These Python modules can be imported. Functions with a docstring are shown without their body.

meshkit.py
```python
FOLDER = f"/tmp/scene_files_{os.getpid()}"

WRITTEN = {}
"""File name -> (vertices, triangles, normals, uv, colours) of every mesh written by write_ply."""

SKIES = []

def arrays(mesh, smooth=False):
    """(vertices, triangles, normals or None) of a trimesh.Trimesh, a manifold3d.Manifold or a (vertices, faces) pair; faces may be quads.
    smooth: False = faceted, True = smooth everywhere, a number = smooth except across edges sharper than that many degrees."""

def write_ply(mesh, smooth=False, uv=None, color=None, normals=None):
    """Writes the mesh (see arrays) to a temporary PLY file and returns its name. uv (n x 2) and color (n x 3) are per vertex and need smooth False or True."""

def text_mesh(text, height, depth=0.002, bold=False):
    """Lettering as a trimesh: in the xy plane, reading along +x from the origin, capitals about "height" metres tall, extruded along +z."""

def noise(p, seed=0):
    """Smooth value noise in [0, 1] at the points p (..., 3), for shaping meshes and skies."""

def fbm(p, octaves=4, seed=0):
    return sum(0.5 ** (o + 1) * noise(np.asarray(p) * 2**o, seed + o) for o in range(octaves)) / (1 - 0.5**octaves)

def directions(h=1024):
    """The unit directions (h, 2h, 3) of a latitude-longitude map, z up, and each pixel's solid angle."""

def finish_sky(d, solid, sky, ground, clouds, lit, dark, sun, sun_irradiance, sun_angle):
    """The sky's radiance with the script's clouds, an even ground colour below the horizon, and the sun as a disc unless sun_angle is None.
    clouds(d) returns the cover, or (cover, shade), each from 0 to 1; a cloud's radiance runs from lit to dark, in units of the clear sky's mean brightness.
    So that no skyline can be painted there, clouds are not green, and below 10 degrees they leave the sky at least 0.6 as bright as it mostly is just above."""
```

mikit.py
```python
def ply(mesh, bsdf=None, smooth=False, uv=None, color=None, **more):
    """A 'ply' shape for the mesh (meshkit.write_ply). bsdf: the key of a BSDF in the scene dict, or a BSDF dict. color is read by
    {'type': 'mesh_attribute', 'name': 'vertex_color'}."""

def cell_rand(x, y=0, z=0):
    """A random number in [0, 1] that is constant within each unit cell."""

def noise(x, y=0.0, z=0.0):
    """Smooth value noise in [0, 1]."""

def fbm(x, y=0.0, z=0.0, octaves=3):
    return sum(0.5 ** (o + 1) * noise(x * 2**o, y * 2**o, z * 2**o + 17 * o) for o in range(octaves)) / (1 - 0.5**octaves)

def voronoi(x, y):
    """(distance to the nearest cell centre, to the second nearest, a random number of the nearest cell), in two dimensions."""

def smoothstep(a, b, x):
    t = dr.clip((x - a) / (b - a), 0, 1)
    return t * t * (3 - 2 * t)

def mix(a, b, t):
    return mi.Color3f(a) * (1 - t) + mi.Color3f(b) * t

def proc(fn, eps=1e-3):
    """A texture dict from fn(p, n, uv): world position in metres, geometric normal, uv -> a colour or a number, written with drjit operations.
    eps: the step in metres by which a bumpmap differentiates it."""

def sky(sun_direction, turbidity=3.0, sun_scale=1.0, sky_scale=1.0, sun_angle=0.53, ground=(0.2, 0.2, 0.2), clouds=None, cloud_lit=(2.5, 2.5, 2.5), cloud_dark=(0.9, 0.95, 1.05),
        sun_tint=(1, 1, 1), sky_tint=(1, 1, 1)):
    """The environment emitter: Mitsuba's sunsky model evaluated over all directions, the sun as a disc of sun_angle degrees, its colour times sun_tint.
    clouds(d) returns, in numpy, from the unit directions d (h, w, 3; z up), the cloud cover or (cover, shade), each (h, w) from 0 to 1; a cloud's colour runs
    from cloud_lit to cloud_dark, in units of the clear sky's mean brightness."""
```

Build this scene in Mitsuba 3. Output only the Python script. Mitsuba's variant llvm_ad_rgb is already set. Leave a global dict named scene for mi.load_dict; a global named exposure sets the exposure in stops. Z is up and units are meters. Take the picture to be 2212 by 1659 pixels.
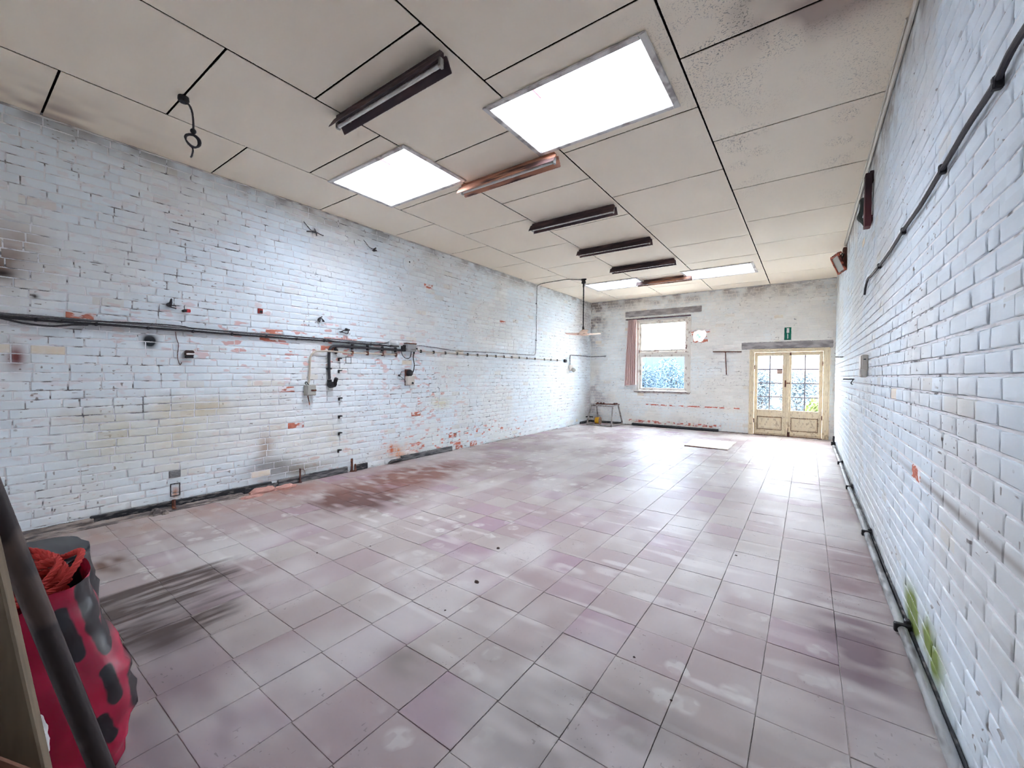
import math, random
import numpy as np, trimesh, drjit as dr, mitsuba as mi, mikit, meshkit
import manifold3d
from shapely.geometry import Polygon, box as sbox
from shapely.ops import unary_union
from mikit import noise, fbm, voronoi, cell_rand, smoothstep, mix, proc
T4 = mi.ScalarTransform4f
random.seed(7); rng = np.random.default_rng(7)
scene, labels = {'type': 'scene'}, {}

# ---------------------------------------------------------------- camera, sky, exposure
CAM = np.array([0.0, 0.0, 1.38])
FWD = np.array([-0.5814, 0.8133, -0.0220]); UPV = np.array([-0.0176, 0.0145, 0.9998])
scene['camera'] = {'type': 'perspective', 'fov': 102.162, 'fov_axis': 'x', 'near_clip': 0.02, 'far_clip': 300.0,
                   'to_world': T4().look_at(origin=CAM.tolist(), target=(CAM + FWD).tolist(), up=UPV.tolist())}
exposure = 7.45
def overcast(d):
    p = d * np.array([2.2, 2.2, 3.5])
    n = meshkit.fbm(p, 4, 3)
    return 0.55 + 0.4 * n, 0.35 * meshkit.fbm(p * 1.7 + 9, 3, 5)
scene['sky'] = mikit.sky((0.35, 0.35, 0.87), turbidity=4.0, sun_scale=0.0, sky_scale=1.0, clouds=overcast,
                         cloud_lit=(3.02, 3.05, 3.1), cloud_dark=(2.02, 2.1, 2.22), sky_tint=(1.0, 1.0, 1.02))

# ---------------------------------------------------------------- room dimensions (metres, z up, +y down the room)
XL, XR, YF, YB, H = -5.246, 0.477, 11.338, -0.15, 3.521
SKYLIGHTS = [(-2.12, -0.895, 2.63, 3.42), (-4.325, -3.133, 2.61, 3.40), (-2.13, -0.905, 8.97, 9.79), (-4.315, -3.10, 8.97, 9.77)]
JX = [-4.36, -3.16, -1.957, -0.745]

# ---------------------------------------------------------------- helpers
def lin(*c):
    c = np.array(c, float) / 255.0
    return np.where(c <= 0.04045, c / 12.92, ((c + 0.055) / 1.055) ** 2.4).tolist()
def rgb(*c): return {'type': 'rgb', 'value': lin(*c)}
def mat(name, color, rough=0.7, metallic=0.0, spec=0.4, **more):
    col = proc(color) if callable(color) else {'type': 'rgb', 'value': list(map(float, color))}
    scene['m_' + name] = {'type': 'twosided', 'b': {'type': 'principled', 'base_color': col, 'roughness': rough, 'metallic': metallic, 'specular': spec, **more}}
    return name
def key_of(name):
    if name not in scene and name not in labels and not any(k.startswith(name + '__') for k in (scene if name.count('__') < 1 else ())): return name
    i = 1
    while f'{name}_{i:03d}' in scene or f'{name}_{i:03d}' in labels: i += 1
    return f'{name}_{i:03d}'
COUNT = {}
def uniq(name):
    n = COUNT.get(name, 0); COUNT[name] = n + 1
    return name if n == 0 else f'{name}_{n:03d}'
def thing(name, label, cat, group=None):
    k = uniq(name); labels[k] = {'label': label, 'category': cat}
    if group: labels[k]['group'] = group
    return k
def struct(name, label=None):
    k = uniq(name); labels[k] = {'kind': 'structure'}
    if label: labels[k]['label'] = label
    return k
def part(parent, name, mesh, bsdf, smooth=False, label=None, kind=None, **kw):
    k = uniq(f'{parent}__{name}')
    scene[k] = mikit.ply(mesh, 'm_' + bsdf, smooth=smooth, **kw)
    if label or kind:
        labels[k] = {}
        if label: labels[k]['label'] = label
        if kind: labels[k]['kind'] = kind
    return k
def own(key, mesh, bsdf, smooth=False, **kw):          # a thing's own single mesh
    scene[key] = mikit.ply(mesh, 'm_' + bsdf, smooth=smooth, **kw); return key
def cat(*ms):
    ms = [m for x in ms for m in (x if isinstance(x, (list, tuple)) else [x])]
    return trimesh.util.concatenate(ms)
def boxm(x0, x1, y0, y1, z0, z1, b=0.0):
    lo = np.minimum([x0, y0, z0], [x1, y1, z1]); hi = np.maximum([x0, y0, z0], [x1, y1, z1])
    if b <= 0:
        m = trimesh.creation.box(extents=hi - lo); m.apply_translation((lo + hi) / 2); return m
    b = min(b, 0.45 * (hi - lo).min()); pts = []
    for sx in (0, 1):
        for sy in (0, 1):
            for sz in (0, 1):
                c = np.where([sx, sy, sz], hi, lo); d = np.where([sx, sy, sz], -1, 1) * b
                for k in range(3):
                    q = c + d; q[k] = c[k]; pts.append(q)
    return trimesh.convex.convex_hull(np.array(pts))
def rot(m, axis, deg, pt=(0, 0, 0)):
    m = m.copy(); m.apply_transform(trimesh.transformations.rotation_matrix(math.radians(deg), axis, pt)); return m
def mov(m, *t):
    m = m.copy(); m.apply_translation(t); return m
def spline(pts, n=8):
    P = np.asarray(pts, float)
    if len(P) < 3: return P
    Q = np.vstack([2 * P[0] - P[1], P, 2 * P[-1] - P[-2]]); out = []
    for i in range(1, len(Q) - 2):
        for t in np.linspace(0, 1, n, endpoint=False):
            a, b, c, d = Q[i - 1:i + 3]
            out.append(0.5 * (2 * b + (c - a) * t + (2 * a - 5 * b + 4 * c - d) * t * t + (3 * b - a - 3 * c + d) * t ** 3))
    out.append(P[-1]); return np.array(out)
def tube(pts, r, n=8, closed=False):
    P = np.asarray(pts, float); R = np.broadcast_to(np.asarray(r, float), (len(P),))
    t = np.gradient(P, axis=0) if not closed else np.roll(P, -1, 0) - np.roll(P, 1, 0)
    t /= np.linalg.norm(t, axis=1, keepdims=True) + 1e-12
    u = np.cross(t[0], [0, 0, 1.0]);
    if np.linalg.norm(u) < 1e-3: u = np.cross(t[0], [1.0, 0, 0])
    V = []; a = np.arange(n) * 2 * math.pi / n
    for i in range(len(P)):
        u = u - t[i] * (u @ t[i]); u /= np.linalg.norm(u) + 1e-12; w = np.cross(t[i], u)
        V.append(P[i] + R[i] * (np.cos(a)[:, None] * u + np.sin(a)[:, None] * w))
    V = np.vstack(V); F = []; m = len(P)
    for i in range(m if closed else m - 1):
        j = (i + 1) % m
        for k in range(n):
            k2 = (k + 1) % n
            F += [[i * n + k, j * n + k, j * n + k2], [i * n + k, j * n + k2, i * n + k2]]
    if not closed:
        V = np.vstack([V, P[0], P[-1]])
        for k in range(n):
            k2 = (k + 1) % n
            F += [[len(V) - 2, k2, k], [len(V) - 1, (m - 1) * n + k, (m - 1) * n + k2]]
    me = trimesh.Trimesh(V, F, process=False)
    vol = me.volume
    if vol < 0: me.invert()
    return me
def bar(a, b, r, n=10): return tube(np.array([a, b], float), r, n)
def lathe(profile, n=24, axis='z', at=(0, 0, 0)):
    m = trimesh.creation.revolve(np.array(profile, float), sections=n)
    if axis == 'x': m = rot(m, [0, 1, 0], 90)
    if axis == 'y': m = rot(m, [1, 0, 0], -90)
    return mov(m, *at)
def prism(poly, w0, w1):
    if not isinstance(poly, Polygon): poly = Polygon(poly)
    m = trimesh.creation.extrude_polygon(poly, w1 - w0, engine='earcut'); m.apply_translation([0, 0, w0]); return m
BASIS = {'left': (np.array([XL, 0, 0]), [0, 1, 0], [0, 0, 1], [1, 0, 0]),
         'right': (np.array([XR, 0, 0]), [0, -1, 0], [0, 0, 1], [-1, 0, 0]),      # u = -y
         'far': (np.array([0, YF, 0]), [1, 0, 0], [0, 0, 1], [0, -1, 0]),
         'back': (np.array([0, YB, 0]), [-1, 0, 0], [0, 0, 1], [0, 1, 0]),        # u = -x
         'floor': (np.zeros(3), [1, 0, 0], [0, 1, 0], [0, 0, 1]),
         'ceiling': (np.array([0, 0, H]), [1, 0, 0], [0, -1, 0], [0, 0, -1])}     # v = -y
def on(wall, mesh):                                     # mesh in (u, v, w) of that wall -> world
    o, a, b, c = BASIS[wall]; M = np.eye(4); M[:3, 0], M[:3, 1], M[:3, 2], M[:3, 3] = a, b, c, o
    m = mesh.copy(); m.vertices = m.vertices @ M[:3, :3].T + M[:3, 3]; return m
def onp(wall, pts):
    o, a, b, c = BASIS[wall]; return np.asarray(pts, float) @ np.array([a, b, c], float) + o
def angle_size(c, n, area):                             # how large a piece shows from the camera (0 if outside its view)
    d = c - CAM; L = np.linalg.norm(d); r = np.cross(FWD, UPV); f = d @ FWD
    if f <= 0.05 or abs(d @ r) / f > 1.28 or abs(d @ UPV) / f > 0.97: return 0.0
    return area * abs(d @ n) / L / L ** 2 / (f / L) ** 3
def slab(u0, u1, v0, v1, w0, w1, c, jit=0.0):           # chamfered piece without a back, 18 triangles
    r = lambda: (rng.random(4) - 0.5) * 2 * jit
    f = np.array([[u0, v0], [u1, v0], [u1, v1], [u0, v1]]); s = np.array([[1, 1], [-1, 1], [-1, -1], [1, -1]])
    f = f + (rng.random((4, 2)) - 0.5) * 2.6 * jit
    V = np.vstack([np.c_[f, np.full(4, w0)], np.c_[f, np.full(4, w1 - c)], np.c_[f + s * c, w1 + r()]])
    F = []
    for i in range(4):
        j = (i + 1) % 4
        for o in (0, 4): F += [[o + i, o + j, o + 4 + j], [o + i, o + 4 + j, o + 4 + i]]
    F += [[8, 9, 10], [8, 10, 11]]
    return trimesh.Trimesh(V, F, process=False)
def hexa(a, n=40): return a

# ---------------------------------------------------------------- materials
def C3(c): return mi.Color3f(*[float(x) for x in c])
def blob(a, b, ca, cb, ra, rb): return dr.exp(-(dr.square((a - ca) / ra) + dr.square((b - cb) / rb)))
def paint_base(p, a, tint=(1.0, 1.0, 1.0)):
    f = fbm(a * 1.3, p.z * 1.3, 3.1, 2); 
    row, colm = dr.floor(p.z / 0.0765), dr.floor(a / 0.21)
    t = cell_rand(row, colm, 5)
    c = mix(lin(228, 237, 242), lin(229, 230, 227), smoothstep(0.42, 0.68, f) * 0.8)
    c = mix(c, lin(214, 196, 164), smoothstep(0.975, 0.985, t) * 0.25)
    c = c * (0.94 + 0.08 * cell_rand(row, colm, 9))
    sp = smoothstep(0.83, 0.90, noise(a * 34, p.z * 60, 8.2)) * smoothstep(0.5, 0.62, fbm(a * 3.1, p.z * 3.1, 7.7, 2))
    return mix(c, lin(120, 112, 108), sp * 0.8)
def paint_left(p, n, uv):
    y, z = p.y, p.z; c = paint_base(p, y); w = fbm(y * 6, z * 6, 0.3, 2); w2 = 0.25 + 1.5 * smoothstep(0.3, 0.7, w)
    flake = smoothstep(0.60, 0.66, fbm(y * 9, z * 22, 4.4, 3))
    c = mix(c, lin(205, 120, 100), flake * dr.minimum(1, blob(y, z, 2.9, 1.75, 1.5, 0.34) * 0.75 + blob(y, z, 5.8, 0.22, 2.6, 0.20) + 0.5 * blob(y, z, 4.9, 1.0, 0.8, 0.5) + 0.10))
    c = mix(c, lin(214, 130, 60), blob(y, z, 4.25, 0.16, 0.30, 0.11) * w2 * 0.8)
    c = mix(c, lin(196, 88, 30), blob(y, z, 4.13, 0.20, 0.035, 0.06))
    for (cy, cz, ry, rz, col, k) in ((0.30, 2.24, 0.13, 0.13, (96, 62, 40), 1.1), (0.33, 2.36, 0.22, 0.22, (140, 110, 90), 0.7), (0.33, 2.17, 0.07, 0.03, (25, 20, 18), 1.0),
                                     (0.39, 1.50, 0.05, 0.11, (120, 60, 58), 0.8), (1.6, 1.02, 0.30, 0.09, (196, 178, 140), 0.7), (1.2, 0.75, 0.5, 0.30, (206, 194, 160), 0.55), (0.7, 0.98, 0.22, 0.09, (196, 178, 144), 0.3),
                                     (1.42, 0.15, 0.03, 0.06, (176, 110, 60), 0.9), (2.28, 0.50, 0.10, 0.16, (150, 120, 95), 0.6), (2.36, 0.22, 0.30, 0.12, (84, 80, 74), 0.95),
                                     (2.75, 0.16, 0.45, 0.08, (120, 112, 102), 0.7), (3.0, 0.5, 0.5, 0.3, (218, 208, 186), 0.5), (1.24, 1.695, 0.050, 0.062, (20, 30, 36), 2.2), (0.50, 2.01, 0.022, 0.020, (25, 25, 28), 1.2),
                                     (0.8, 1.79, 1.0, 0.05, (150, 146, 146), 0.6), (5.2, 0.9, 0.25, 0.12, (214, 208, 178), 0.6), (10.9, 2.9, 0.5, 0.8, (150, 140, 140), 0.5), (11.2, 0.6, 0.25, 0.5, (150, 140, 145), 0.4)):
        c = mix(c, lin(*col), dr.clip(blob(y, z, cy, cz, ry, rz) * k * (0.6 + 0.4 * w2), 0, 1))
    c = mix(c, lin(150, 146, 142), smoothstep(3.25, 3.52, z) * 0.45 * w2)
    return c
def paint_right(p, n, uv):
    y, z = p.y, p.z; c = paint_base(p, y); w2 = 0.25 + 1.5 * smoothstep(0.3, 0.7, fbm(y * 6, z * 6, 0.9, 3))
    c = mix(c, lin(122, 140, 40), dr.clip(blob(y, z, 2.84, 0.13, 0.34, 0.10) * w2 * 1.5, 0, 0.95))
    c = mix(c, lin(150, 140, 130), blob(y, z, 2.2, 0.86, 1.4, 0.018) * 0.7)
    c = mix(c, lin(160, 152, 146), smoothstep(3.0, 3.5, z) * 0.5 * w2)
    return c * mi.Color3f(0.86, 0.88, 0.90)
def paint_far(p, n, uv):
    x, z = p.x, p.z; c = paint_base(p, x); w2 = 0.25 + 1.5 * smoothstep(0.3, 0.7, fbm(x * 6, z * 6, 2.9, 3)); w = fbm(x * 14, z * 30, 6.1, 3)
    red = smoothstep(0.44, 0.52, w) * (smoothstep(0.03, 0.01, dr.abs(z - 0.59)) * smoothstep(0.02, 0.0, dr.abs(x + 2.46) - 1.12) + 0.9 * smoothstep(0.055, 0.03, dr.abs(z - 0.125)) * smoothstep(0.04, 0.0, dr.abs(x + 2.9) - 1.15))
    c = mix(c, lin(190, 92, 74), dr.clip(red, 0, 1))
    c = mix(c, lin(112, 100, 104), dr.clip(blob(x, z, -5.2, 3.3, 0.4, 0.9) * w2, 0, 1) * 0.8)
    c = mix(c, lin(150, 140, 144), dr.clip(blob(x, z, -5.1, 0.6, 0.35, 0.7) * w2, 0, 1) * 0.6)
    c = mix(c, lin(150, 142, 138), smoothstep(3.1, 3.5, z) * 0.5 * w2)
    return c * mi.Color3f(1.06, 1.0, 0.94)
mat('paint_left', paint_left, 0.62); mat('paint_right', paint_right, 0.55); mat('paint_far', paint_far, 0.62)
def joint_tex(p, n, uv):
    a = p.y * dr.select(dr.abs(n.x) > 0.5, 1.0, 0.0) + p.x * dr.select(dr.abs(n.x) > 0.5, 0.0, 1.0)
    k = 0.85 * smoothstep(0.53, 0.72, fbm(a * 16, p.z * 30, 2.2, 3)) * (0.25 + 0.75 * smoothstep(0.38, 0.60, fbm(a * 1.1, p.z * 1.5, 9.0, 2)))
    return mix(lin(228, 229, 231), lin(66, 62, 64), k)
mat('joint', joint_tex, 0.8)
mat('joint_far', lambda p, n, uv: mix(lin(240, 234, 226), lin(110, 104, 104), 0.6 * smoothstep(0.54, 0.70, fbm(p.x * 16, p.z * 30, 2.2, 3)) * smoothstep(0.45, 0.62, fbm(p.x * 1.1, p.z * 1.5, 9.0, 2))), 0.8)
def red_brick(p, n, uv):
    a = p.y + p.x; f = fbm(a * 30, p.z * 40, 1.0, 3)
    return mix(mix(lin(176, 92, 74), lin(208, 138, 114), f), lin(226, 222, 222), smoothstep(0.44, 0.60, fbm(a * 16, p.z * 34, 5.0, 3)))
mat('brick_red', red_brick, 0.85)
def cream_brick(p, n, uv): return mix(lin(226, 212, 188), lin(230, 226, 218), fbm((p.y + p.x) * 20, p.z * 30, 3.0, 3))
mat('brick_cream', cream_brick, 0.8)
TX, TY = 0.298, 0.288
def tile_tex(p, n, uv):
    x, y = p.x, p.y; i, j = dr.floor((x - 0.149) / TX), dr.floor((y + 0.022 * x - 2.21) / TY)
    f, g = fbm(x * 1.1, y * 1.1, 0.2, 2), fbm(x * 5, y * 5, 1.4, 3)
    t = cell_rand(i, j, 2)
    c = mix(lin(172, 154, 156), lin(184, 175, 171), t)
    c = mix(c, lin(172, 146, 160), smoothstep(0.7, 1.0, cell_rand(i, j, 8)) * 0.8)
    c = mix(c, lin(208, 204, 203), smoothstep(0.38, 0.66, fbm(x * 2.2, y * 1.5, 8.8, 3)) * 0.75)
    sw = noise(x * 3 + 2.2 * g, y * 16 + 3 * f, 2.6)
    c = mix(c, lin(216, 212, 211), smoothstep(0.60, 0.80, sw) * smoothstep(0.40, 0.6, f) * 0.55)
    d1, d2, r = voronoi(x * 5.2 + 0.6 * g, y * 5.2)
    print_ = smoothstep(0.34, 0.20, d1) * smoothstep(0.62, 0.70, r) * (0.4 + 0.6 * smoothstep(0.35, 0.6, noise(x * 34, y * 34, 1.1)))
    c = mix(c, lin(222, 222, 219), print_ * 0.5 * smoothstep(0.40, 0.55, noise(x * 1.1 + 5, y * 1.1, 6.6)))
    w2 = smoothstep(0.25, 0.7, fbm(x * 4, y * 9, 5.5, 2))
    for (cx, cy, rx, ry, col, k) in ((-4.05, 2.75, 0.45, 0.42, (88, 54, 48), 1.5), (-4.35, 3.7, 0.50, 1.1, (132, 86, 74), 1.1), (-4.95, 2.4, 0.3, 0.5, (168, 120, 108), 0.7), (-4.9, 1.2, 0.35, 1.2, (176, 148, 138), 0.7),
                                     (-2.75, 0.68, 0.22, 0.12, (70, 60, 56), 0.8), (-4.05, 0.72, 0.20, 0.12, (110, 76, 60), 1.0),
                                     (0.22, 2.75, 0.20, 0.55, (112, 88, 100), 0.9), (0.25, 3.6, 0.22, 0.6, (140, 112, 116), 0.7), (-1.55, 1.30, 0.14, 0.10, (124, 116, 108), 0.6), (-2.0, 0.35, 0.9, 0.5, (116, 96, 110), 0.5), (-0.5, 1.4, 0.8, 0.5, (134, 124, 122), 0.6)):
        c = mix(c, lin(*col), dr.clip(blob(x, y, cx, cy, rx, ry) * k * (0.35 + w2), 0, 0.95))
    sp = smoothstep(0.90, 0.93, noise(x * 80, y * 80, 4.0)) * smoothstep(0.5, 0.65, g)
    c = mix(c, lin(80, 72, 72), sp * 0.35)
    streak = smoothstep(0.34, 0.62, noise(x * 24 + 1.5 * g, y * 3.4, 7.7)) * 0.45 + 0.55
    band = smoothstep(-3.53, -3.47, x) * smoothstep(-2.30, -2.70, x + 0.3 * f) * smoothstep(1.25, 0.95, y + 0.35 * (g - 0.5) + 0.25 * (x + 3.0)) * smoothstep(0.35, 0.52, y)
    c = mix(c, lin(78, 60, 54), dr.clip(band * streak * (0.45 + 1.0 * fbm(x * 34, y * 9, 6.2, 2)), 0, 0.95))
    return c * mi.Color3f(0.80, 0.785, 0.765) 
mat('tile', tile_tex, 0.5, spec=0.45)
def grout_tex(p, n, uv): return mix(lin(186, 178, 174), lin(62, 54, 54), smoothstep(0.46, 0.62, fbm(p.x * 2.4, p.y * 2.4, 3.0, 3)))
mat('grout', grout_tex, 0.85)
def ceil_tex(p, n, uv):
    x, y = p.x, p.y; f = fbm(x * 0.8, y * 0.8, 2.0, 2)
    c = mix(lin(236, 226, 208), lin(228, 216, 197), f)
    w2 = smoothstep(0.25, 0.65, fbm(x * 5, y * 3.2, 4.0, 2))
    st = dr.clip(blob(x, y, 0.10, 2.85, 0.36, 0.34) * (0.5 + w2) * 1.3, 0, 1)
    c = mix(c, lin(146, 126, 118), st * 0.8)
    c = mix(c, lin(92, 72, 62), dr.clip(blob(x, y, -0.10, 2.72, 0.20, 0.16) * (0.3 + w2) * 1.3, 0, 1) * 0.85)
    c = mix(c, lin(176, 140, 118), dr.clip(blob(x, y, 0.2, 2.95, 0.16, 0.07) * w2 * 1.4, 0, 1) * 0.6)
    c = mix(c, lin(120, 92, 84), dr.clip(blob(x, y, -5.1, 0.5, 0.35, 0.6) * w2, 0, 1) * 0.6)
    sp = 0.7 * smoothstep(0.70, 0.80, noise(x * 150, y * 150, 3.0)) * dr.clip(blob(x, y, -0.55, 4.5, 0.25, 0.9) + blob(x, y, 0.3, 5.0, 0.2, 1.4) + blob(x, y, -0.4, 3.0, 0.5, 0.5), 0, 1) * smoothstep(0.4, 0.65, noise(x * 5, y * 5, 1.0))
    return mix(c, lin(86, 80, 74), sp * 0.9)
mat('ceiling_board', ceil_tex, 0.75)
mat('ceiling_void', lin(30, 22, 24), 0.9)
mat('shaft_white', lambda p, n, uv: mix(lin(226, 230, 236), lin(206, 210, 218), smoothstep(0.4, 0.7, fbm(p.x * 6, p.y * 6, p.z * 3, 3))), 0.6)
mat('trim_paint', lambda p, n, uv: mix(lin(208, 205, 200), lin(160, 154, 150), smoothstep(0.45, 0.75, fbm(p.x * 14, p.y * 14, p.z * 14, 3))), 0.6)
mat('red_paint', lin(204, 70, 74), 0.5)
mat('concrete', lambda p, n, uv: mix(lin(176, 170, 168), lin(134, 128, 128), smoothstep(0.35, 0.68, fbm(p.x * 7, p.y * 7, p.z * 16, 4))), 0.85)
mat('plain_white', lin(214, 214, 214), 0.5); mat('black', lin(30, 30, 33), 0.55); mat('dark_rubber', lin(44, 44, 48), 0.6)
mat('grey_plastic', lin(168, 166, 158), 0.5); mat('cable_grey', lin(112, 110, 112), 0.6); mat('cable_dark', lin(52, 50, 54), 0.55); mat('conduit_cream', lin(186, 176, 160), 0.5)
mat('pvc_white', lin(206, 200, 190), 0.45); mat('pipe_grey', lambda p, n, uv: mix(lin(150, 152, 152), lin(96, 94, 92), smoothstep(0.45, 0.7, fbm(p.x * 18, p.y * 6, p.z * 18, 3))), 0.55)
def rust_tex(p, n, uv): return mix(mix(lin(64, 46, 46), lin(110, 66, 52), fbm(p.x * 9, p.y * 9, p.z * 9, 3)), lin(150, 96, 70), smoothstep(0.62, 0.74, fbm(p.x * 30, p.y * 30, p.z * 30, 3)))
mat('rust', rust_tex, 0.75, spec=0.3)
def lamp_tex(p, n, uv): return mix(lin(62, 50, 54), lin(92, 68, 66), smoothstep(0.42, 0.7, fbm(p.x * 4, p.y * 14, p.z * 14, 3)))
mat('lamp_brown', lamp_tex, 0.5, spec=0.4)
def lamp_rusty(p, n, uv): return mix(lin(84, 60, 56), lin(196, 140, 112), smoothstep(0.40, 0.66, fbm(p.x * 3.2, p.y * 16, p.z * 16, 4)))
mat('lamp_rusty', lamp_rusty, 0.55, spec=0.4)
mat('lamp_tube', lin(216, 214, 208), 0.25); mat('metal', lin(176, 176, 178), 0.35, metallic=0.8)
mat('galvanised', lambda p, n, uv: mix(lin(150, 144, 140), lin(98, 86, 80), smoothstep(0.45, 0.7, fbm(p.x * 20, p.y * 20, p.z * 20, 3))), 0.5, metallic=0.3)
def wood_cream(p, n, uv):
    g = fbm(p.x * 40, p.y * 8, p.z * 4, 3); wear = smoothstep(0.52, 0.72, fbm(p.x * 30, p.y * 15, p.z * 16, 4)) * (0.35 + 0.65 * smoothstep(0.9, 0.05, p.z))
    return mix(mix(lin(232, 218, 190), lin(220, 202, 170), g), lin(150, 122, 90), wear * 0.6)
mat('door_paint', wood_cream, 0.55)
mat('window_paint', lambda p, n, uv: mix(lin(224, 218, 208), lin(176, 160, 148), smoothstep(0.55, 0.72, fbm(p.x * 16, p.y * 8, p.z * 12, 3))), 0.55)
mat('curtain', lambda p, n, uv: mix(lin(228, 204, 198), lin(204, 180, 176), fbm(p.x * 40, p.y * 20, p.z * 2, 3)), 0.9)
mat('curtain_rail', lin(78, 56, 66), 0.5)
scene['m_glass_clear'] = {'type': 'thindielectric', 'int_ior': 1.5, 'specular_transmittance': {'type': 'rgb', 'value': [0.67, 0.675, 0.68]}}
scene['m_glass_dome_far'] = {'type': 'thindielectric', 'int_ior': 1.5, 'specular_transmittance': {'type': 'rgb', 'value': [0.25, 0.275, 0.30]}}
scene['m_glass_dome'] = {'type': 'thindielectric', 'int_ior': 1.5, 'specular_transmittance': {'type': 'rgb', 'value': [0.575, 0.60, 0.64]}}
scene['m_glass_dirty'] = {'type': 'thindielectric', 'int_ior': 1.5, 'specular_transmittance': {'type': 'rgb', 'value': [0.46, 0.56, 0.66]}}
mat('plank', lambda p, n, uv: mix(lin(142, 126, 104), lin(92, 80, 66), fbm(p.x * 60, p.y * 60, p.z * 5, 4)), 0.8)
mat('brown_board', lin(112, 74, 54), 0.8)
mat('peach', lin(236, 206, 184), 0.5)
mat('board_white', lambda p, n, uv: mix(lin(222, 216, 206), lin(196, 186, 176), smoothstep(0.4, 0.7, fbm(p.x * 4, p.y * 4, 1.0, 3))), 0.7)
mat('skirting_dark', lambda p, n, uv: mix(lin(40, 42, 46), lin(104, 100, 98), smoothstep(0.52, 0.68, fbm(p.x * 20, p.y * 14, p.z * 40, 3))), 0.5)
mat('plinth_concrete', lambda p, n, uv: mix(lin(156, 144, 136), lin(96, 88, 86), smoothstep(0.36, 0.64, fbm(p.x * 20, p.y * 9, p.z * 30, 4))), 0.9)
mat('skirting_tile', lambda p, n, uv: mix(lin(120, 118, 118), lin(56, 56, 60), smoothstep(0.40, 0.64, fbm(p.x * 20, p.y * 8, p.z * 40, 4))), 0.6)
mat('yard_ground', lambda p, n, uv: mix(lin(186, 184, 178), lin(160, 158, 150), fbm(p.x * 1.5, p.y * 1.5, 2.0, 3)), 0.9)

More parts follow.
